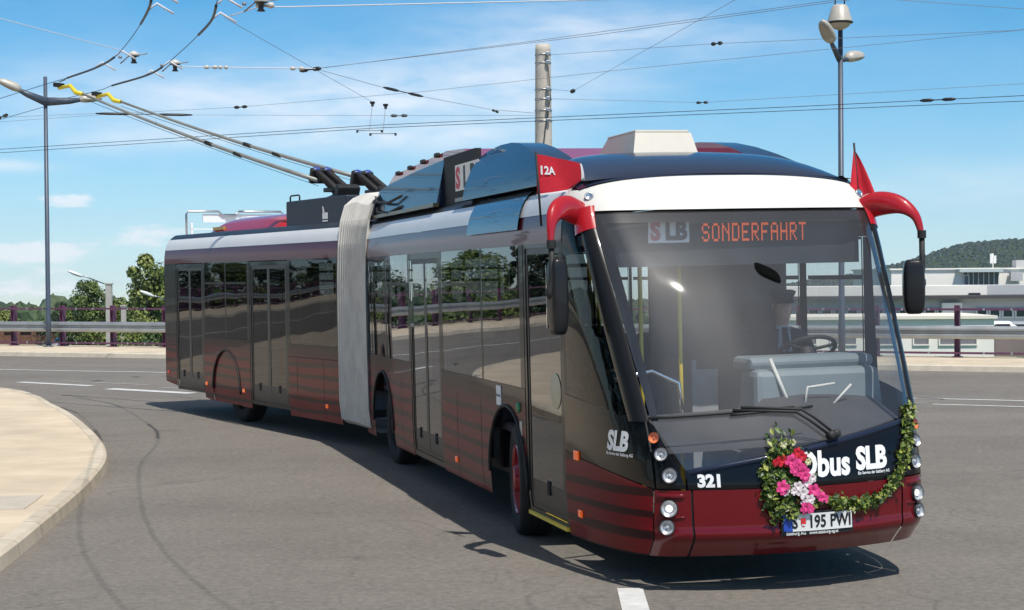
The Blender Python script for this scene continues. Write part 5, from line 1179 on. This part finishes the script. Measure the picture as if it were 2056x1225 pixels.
tree('brightshrub', px(282, 66), 66, 3.7, 1.7, 'bright green bush behind the railing next to the rear of the bus', .3, 'bushes beyond the railing', 'bush')
tree('shrub', px(312, 64), 64, 3.3, 1.5, 'green bush behind the railing, half hidden by the rear of the bus', 2.0, 'bushes beyond the railing', 'bush')
for i, (u, Y, H, w, lb) in enumerate(((8, 100, 4.1, 2.0, 'green bush at the left edge of the picture behind the first railing post'), (62, 104, 3.5, 1.9, 'low green bush behind the lamp post foot'), (98, 110, 3.6, 2.1, 'low green bush just right of the left lamp post'), (150, 112, 4.6, 2.0, 'green bush above the white car'), (232, 108, 4.6, 2.4, 'green bush behind the pale lamp mast'))): tree('shrub' if i % 2 else 'brightshrub', px(u, Y), Y, H, w, lb, i * 1.3, 'bushes beyond the railing', 'bush')
out_ = [('dark', -24, 66, 6.0, 2.4), ('broad', -28, 64, 6.6, 2.6), ('conifer', -31.5, 66, 9.5, 1.8), ('dark', -35, 68, 8.0, 2.8), ('broad', -41, 71, 7.0, 2.8), ('conifer', -46, 72, 11, 2.0), ('dark', -51, 76, 9.0, 3.2), ('bright', -58, 78, 7.2, 3.0), ('dark', -66, 82, 9.4, 3.4), ('broad', -76, 86, 8, 3.4), ('dark', -88, 92, 9, 3.6), ('conifer', -100, 96, 12, 2.4), ('broad', -112, 104, 9, 3.6), ('dark', -24, 14, 11, 4.2), ('broad', -26, 7, 12, 4.4), ('dark', -23, 0, 12, 4.6), ('dark', -21, -7, 13, 4.8), ('broad', -17, -13, 13, 4.8), ('dark', -29, 21, 10, 4.2), ('dark', -11, -17, 13, 4.8)]
for i, (k, x, y, H, w) in enumerate(out_): tree(k, x, y, H, w, 'tree outside the left edge, seen only as a reflection in the bus side', i * .7, 'trees seen only reflected in the bus')

# far woods that read as one mass
def blobs(rg, spots, size, mb, nm):
    for x, y, z, s in spots:
        n = 9; o = len(mb.v)
        for j in range(5):
            ph = -.3 + 1.85 * j / 4
            for k in range(n): a = 2 * math.pi * (k + .5 * (j % 2)) / n; r = s * max(.02, math.cos(ph)) * rg.uniform(.8, 1.2); mb.v.append((x + r * math.cos(a), y + r * math.sin(a), z + s * 1.15 * math.sin(ph) * rg.uniform(.85, 1.15)))
        m = rg.choice((0, 1, 1, 2))
        for j in range(4):
            for k in range(n): a = o + j * n + k; b = o + j * n + (k + 1) % n; mb.face((a, b, b + n, a + n), m)
HP = [(-200, -38), (120, -32), (200, -5), (230, -1), (263, 3.0), (299, 13), (320, 19.5), (339, 25), (374, 27.5), (430, 29), (520, 27), (620, 18), (760, 6), (950, -20), (1200, -35)]
def hill_z(x, y): return -30 + (smt(HP, x, 14) + 30) * math.exp(-((y - 1230) / 110) ** 2)
mb = MB(); mb.grid(lambda u, v: Vector((-200 + 1400 * u, 1000 + 460 * v, hill_z(-200 + 1400 * u, 1000 + 460 * v))), 90, 40); struct(mb.build('hill', pm('hill_meadow', (.035, .055, .02), .95, var=.3, vscale=.02)))
rh = random.Random(5); sp = []
for i in range(9000):
    x = rh.uniform(120, 620); y = rh.uniform(1085, 1236); sp.append((x, y, hill_z(x, y) - .8, rh.uniform(.9, 2.1)))
mb = MB(); blobs(rh, sp, 4, mb, 'f'); fo = mb.build('forest', leaf_mats('hill_wood', (.020, .040, .032), (.030, .056, .042), (.042, .072, .048))); fo['kind'] = 'stuff'; tag(fo, 'dark green wood covering the hill behind the white buildings', 'forest')
sp = []
for i in range(700):
    x = rh.uniform(-330, 60); y = rh.uniform(300, 420); sp.append((x, y, gz(x, y) + rh.uniform(-1, 1.5), rh.uniform(2.4, 4.6)))
mb = MB(); blobs(rh, sp, 4, mb, 'f'); fo = mb.build('distant_wood', leaf_mats('far_wood', (.03, .055, .02), (.05, .08, .028), (.07, .10, .04))); fo['kind'] = 'stuff'; tag(fo, 'low far belt of trees behind the railing on the left', 'wood')

# ------------------------------------------------------------------ things beyond the railing on the left
def mast(x, y, ztop, w, label, arm=None, r=.0):
    o = empty('lamp_mast', (x, y, gz(x, y)), label, 'lamp mast', 'pale masts below the bridge'); z0 = gz(x, y); mb = MB(); mb.box((x, y, (z0 + ztop) / 2), (w, w * .8, ztop - z0), 0, bevel=.02); mb.box((x, y, ztop + .03), (w * 1.25, w, .06)); mb.build('post', pm('pale_mast', (.50, .46, .42), .7, var=.1, vscale=3), o, WI)
    if arm:
        e = Vector(arm); b = Vector((x, y, ztop - .05)); mb = MB(); mb.tube([b, b.lerp(e, .7) + Vector((0, 0, .03)), e], .028, 6); a = mb.build('lamp_arm', M_alu, o, WI); d = (e - b).normalized(); mb = MB()
        mb.grid(lambda u, v: e + d * (-.1 + .75 * v) + Vector((0, .14 * math.cos(6.283 * u) * math.sin(math.pi * v) ** .5, .085 * math.sin(6.283 * u) * math.sin(math.pi * v) ** .5)), 12, 8); mb.build('lamp_head', pm('white_lamp_head', (.72, .72, .72), .4), a)
mast(px(219, 70), 70, 2.05, .26, 'pale square mast with a thin arm and white lamp head pointing left', (px(172, 70), 69.4, 2.42))
mast(px(248, 67), 67, 1.15, .20, 'short pale post right of the lamp mast behind the railing')
mast(px(345, 71), 71, 1.30, .18, 'lamp mast hidden behind the bus, only its white lamp head showing before the tree', (px(312, 71), 70.5, 1.55))
mb = MB(); x0, x1, yw = px(-60, 98), px(232, 98), 98
for k in range(9):
    a = x0 + (x1 - x0) * k / 9; b = x0 + (x1 - x0) * (k + 1) / 9; mb.box(((a + b) / 2, yw, (-.80 - 4.2) / 2), (b - a - .02, .3, 3.4)); mb.box((a, yw - .05, -2.4), (.3, .45, 3.3))
mb.box(((x0 + x1) / 2, yw, -.74), (x1 - x0 + .3, .5, .12))
tag(mb.build('brick_wall', pm('red_brown_brick', (.20, .095, .065), .9, var=.3, vscale=5)), 'red-brown wall low behind the railing at the left, behind the white car', 'wall')
def car(x, y, z, rz, paint, label):
    o = empty('parked_car', (x, y, z), label, 'car', None, rz); M = Matrix.Translation((x, y, z)) @ Matrix.Rotation(rz, 4, 'Z'); mb = MB()
    def Pc(u, v):
        s = 2 * u - 1; X = -2.05 + 4.1 * v; top = lerp_tab([(-2.05, .62), (-1.95, .95), (-1.5, 1.02), (-.95, 1.44), (.35, 1.46), (1.05, 1.0), (1.85, .82), (2.05, .55)], X); half = .85 * (1 - .1 * abs(X / 2.05) ** 4)
        prof_ = [(-1, .25), (-1, .55), (-.98, .80), (-.93, .95), (-.78, 1.0)]; a = abs(s)
        if a > .55: f = (a - .55) / .45; zz = .25 + (min(top, .92) - .25) * (1 - f); yy = half
        else: f = a / .55; zz = top - (top - min(top, .92)) * f ** 4; yy = half * (.78 if top > 1.05 else .95) * f + (half - half * (.78 if top > 1.05 else .95)) * f ** 6
        return Vector((X, math.copysign(yy, s), zz))
    mb.grid(Pc, 28, 30, lambda u, v: 1 if (abs(2 * u - 1) < .56 and abs(2 * u - 1) > .36 and .30 < v < .68) or (abs(2 * u - 1) < .42 and (.17 < v < .26 or .61 < v < .73)) else 0)
    mb.build('body', [paint, pm('car_window', (.015, .018, .02), .08, 0, 1)], o, M)
    for sx in (-1.28, 1.3):
        for sy in (-.8, .8): mb = MB(); mb.lathe([(.001, .10), (.19, .10), (.21, .09), (.31, .08), (.32, -.08), (.001, -.1)], (sx, sy, .32), (0, math.copysign(1, sy), 0), 18, [1, 1, 0, 0, 0]); mb.build('wheel', [M_tyre, M_alu], o, M)
    for sy in (-.62, .62): mb = MB(); mb.box((2.0, sy, .64), (.12, .34, .14), 0, bevel=.03); mb.build('headlight', M_chrome, o, M)
    return o
car(px(136, 95), 95, -2.42, R(-62), pm('white_car_paint', (.75, .75, .75), .3, 0, 1), 'white car parked low behind the railing at the left, in front of the red-brown wall')

# ------------------------------------------------------------------ white buildings on the right
M_bw = pm('white_render', (.88, .83, .75), .85, var=.05, vscale=.6); M_bg = pm('grey_render', (.50, .50, .50), .85, var=.08, vscale=.6); M_eave = pm('dark_eave', (.06, .055, .055), .6); M_bglass = pm('building_glass', (.05, .075, .075), .06, 0, .6); M_wf = pm('white_window_frame', (.72, .72, .70), .5); M_shut = pm('grey_shutter', (.20, .19, .20), .7)
HZ = lambda u: 548.5 - .008 * (u - 1028) + 5
def zz(u, v, Y): return CAM_H - (v - (558.4 - .008 * (u - 1028))) / 3297 * Y
def block(name, label, u0, u1, v0, Y, depth, mat, group=None):
    o = empty(name, (px((u0 + u1) / 2, Y), Y + depth / 2, gz(px(u0, Y), Y)), label, 'building', group); x0, x1 = px(u0, Y), px(u1, Y); zt = zz((u0 + u1) / 2, v0, Y); zb = gz(x0, Y) - 2; mb = MB(); mb.box(((x0 + x1) / 2, Y + depth / 2, (zt + zb) / 2), (x1 - x0, depth, zt - zb)); mb.build('wall', mat, o, WI); return o, x0, x1, zt
def bwin(o, u0, u1, v0, v1, Y, mat=M_bglass, fr=M_wf, mull=0, proud=.05):
    x0, x1 = px(u0, Y), px(u1, Y); z1, z0 = zz(u0, v0, Y), zz(u0, v1, Y); mb = MB(); t = .07
    for c, s in ((((x0 + x1) / 2, Y - .03, z1 - t / 2), (x1 - x0, .14, t)), (((x0 + x1) / 2, Y - .03, z0 + t / 2), (x1 - x0, .14, t)), ((x0 + t / 2, Y - .03, (z0 + z1) / 2), (t, .14, z1 - z0 - 2 * t)), ((x1 - t / 2, Y - .03, (z0 + z1) / 2), (t, .14, z1 - z0 - 2 * t))): mb.box(c, s)
    for k in range(mull): mb.box((x0 + (x1 - x0) * (k + 1) / (mull + 1), Y - .03, (z0 + z1) / 2), (t, .12, z1 - z0 - 2 * t))
    w = mb.build('window', fr, o, WI); mb = MB(); mb.box(((x0 + x1) / 2, Y - .015, (z0 + z1) / 2), (x1 - x0 - 2 * t, .04, z1 - z0 - 2 * t)); mb.build('pane', mat, w)
bg_ = 'white flat roofed buildings below the hill'
oA, xa, xb, zt = block('office_building', 'tall white flat roofed block at the back with a glass storey and roof aerial', 1790, 2160, 541, 125, 14, M_bw, bg_)
mb = MB(); mb.box(((xa + xb) / 2, 132, zt + .06), (xb - xa + .3, 14.3, .12)); mb.build('roof', M_bw, oA, WI)
bwin(oA, 1933, 2006, 545, 574, 125, M_bglass, M_wf, 6); bwin(oA, 1934, 1946, 552, 575, 124.9, M_shut)
mb = MB(); mb.box((px(1968, 124.4), 124.6, zz(1968, 543, 124.6)), (3.3, 1.2, .25)); mb.build('canopy', pm('pale_green_fascia', (.50, .56, .54), .5), oA, WI)
mb = MB(); mx = px(1994, 128); mb.tube([(mx, 128, zt), (mx, 128, zt + 1.25)], .05, 6); mb.box((mx - .12, 128, zt + .85), (.2, .16, .75)); mb.box((mx + .14, 128, zt + .78), (.2, .16, .6)); mb.build('roof_aerial', M_wf, oA, WI)
mb = MB(); mb.box((px(2046, 127), 127, zt + .3), (.7, 1, .8)); mb.build('roof_plant', M_bg, oA, WI)
mb = MB(); mb.box((px(2040, 124.6), 124.6, zt - .55), (.9, .5, .7)); mb.build('wall_cabinet', M_bg, oA, WI)
oB, xa, xb, zt = block('office_building', 'long low block with a dark eave and a row of white framed windows', 1420, 2180, 600, 110, 12, M_bg, bg_)
mb = MB(); mb.box(((xa + xb) / 2, 115.6, zt + .08), (xb - xa + .6, 13.2, .20)); mb.build('roof', M_eave, oB, WI)
for u in range(1440, 2170, 26):
    if 1893 < u < 1935 or u + 22 > 2180: continue
    bwin(oB, u, u + 22, 619, 638, 110, M_bglass)
mb = MB(); mb.box((px(1911, 109.7), 109.85, (zt - 2.6) / 2 - .2), (1.35, .5, zt + 2.4)); mb.build('wall_panel', M_bw, oB, WI)
for u0, u1, v, mt, nm, Y in ((1500, 1982, 577, M_bw, 'parapet', 112.5), (1980, 2180, 573, M_bg, 'upper_storey', 113)):
    mb = MB(); z1 = zz(u0, v, Y); x0, x1 = px(u0, Y), px(u1, Y); mb.box(((x0 + x1) / 2, Y + 4, (z1 + zt + .19) / 2), (x1 - x0, 8, z1 - zt - .19)); mb.build(nm, mt, oB, WI)
bwin(oB, 1945, 1968, 588, 595, 112.4, M_shut, M_eave)
oC, xa, xb, zt = block('garage_block', 'low white garage block with grey openings just beyond the railing', 1400, 1996, 642, 95, 7, M_bw, bg_)
mb = MB(); mb.box(((xa + xb) / 2, 98.5, zt + .09), (xb - xa + .3, 7.4, .18)); mb.build('roof', pm('pale_roof_edge', (.80, .74, .64), .8), oC, WI)
for u0, u1 in ((1440, 1480), (1500, 1560), (1580, 1640), (1665, 1720), (1745, 1800), (1832, 1866), (1884, 1962)): bwin(oC, u0, u1, 672, 694, 95, M_shut, M_bw, 0)
oD, xa, xb, zt = block('garage_block', 'brown-grey low block at the right edge behind the railing', 1998, 2200, 668, 96, 7, pm('brown_grey_render', (.23, .18, .17), .85, var=.1, vscale=.6), bg_)
mb = MB(); mb.box(((xa + xb) / 2, 99.5, zt + .07), (xb - xa, 7.3, .14)); mb.build('roof', M_bg, oD, WI)
car(px(1998, 104), 104, zz(1998, 690, 104), R(200), MATS['white_car_paint'], 'white car parked on the deck behind the low garage block at the right')
car(px(2040, 105), 105, zz(2040, 690, 105), R(185), pm('silver_car_paint', (.45, .47, .50), .3, .4, 1), 'silver car parked at the right edge behind the railing')
mb = MB(); mb.box((px(2040, 106), 105.5, zz(2040, 690, 105) - 2), (9, 6, 4)); deck = mb.build('parking_deck', M_bw); tag(deck, 'white parking deck carrying the silver and the white car at the right', 'parking deck')

# ------------------------------------------------------------------ summer haze, thin and even, from the camera to beyond the hill
mb = MB(); mb.box((100, 700, -30), (2600, 2400, 210)); hzb = mb.build('haze', None); hzb.data.materials.clear()
hm = bpy.data.materials.new('haze_air'); hm.use_nodes = True; ht = hm.node_tree; ht.nodes.clear(); ho = N(ht, 'ShaderNodeOutputMaterial'); pv = N(ht, 'ShaderNodeVolumePrincipled')
pv.inputs['Color'].default_value = (.72, .82, .95, 1); pv.inputs['Density'].default_value = .00012; pv.inputs['Anisotropy'].default_value = .3
ht.links.new(pv.outputs[0], ho.inputs['Volume']); hzb.data.materials.append(hm); hzb['kind'] = 'stuff'; tag(hzb, 'thin summer haze in the air over the whole scene', 'haze')
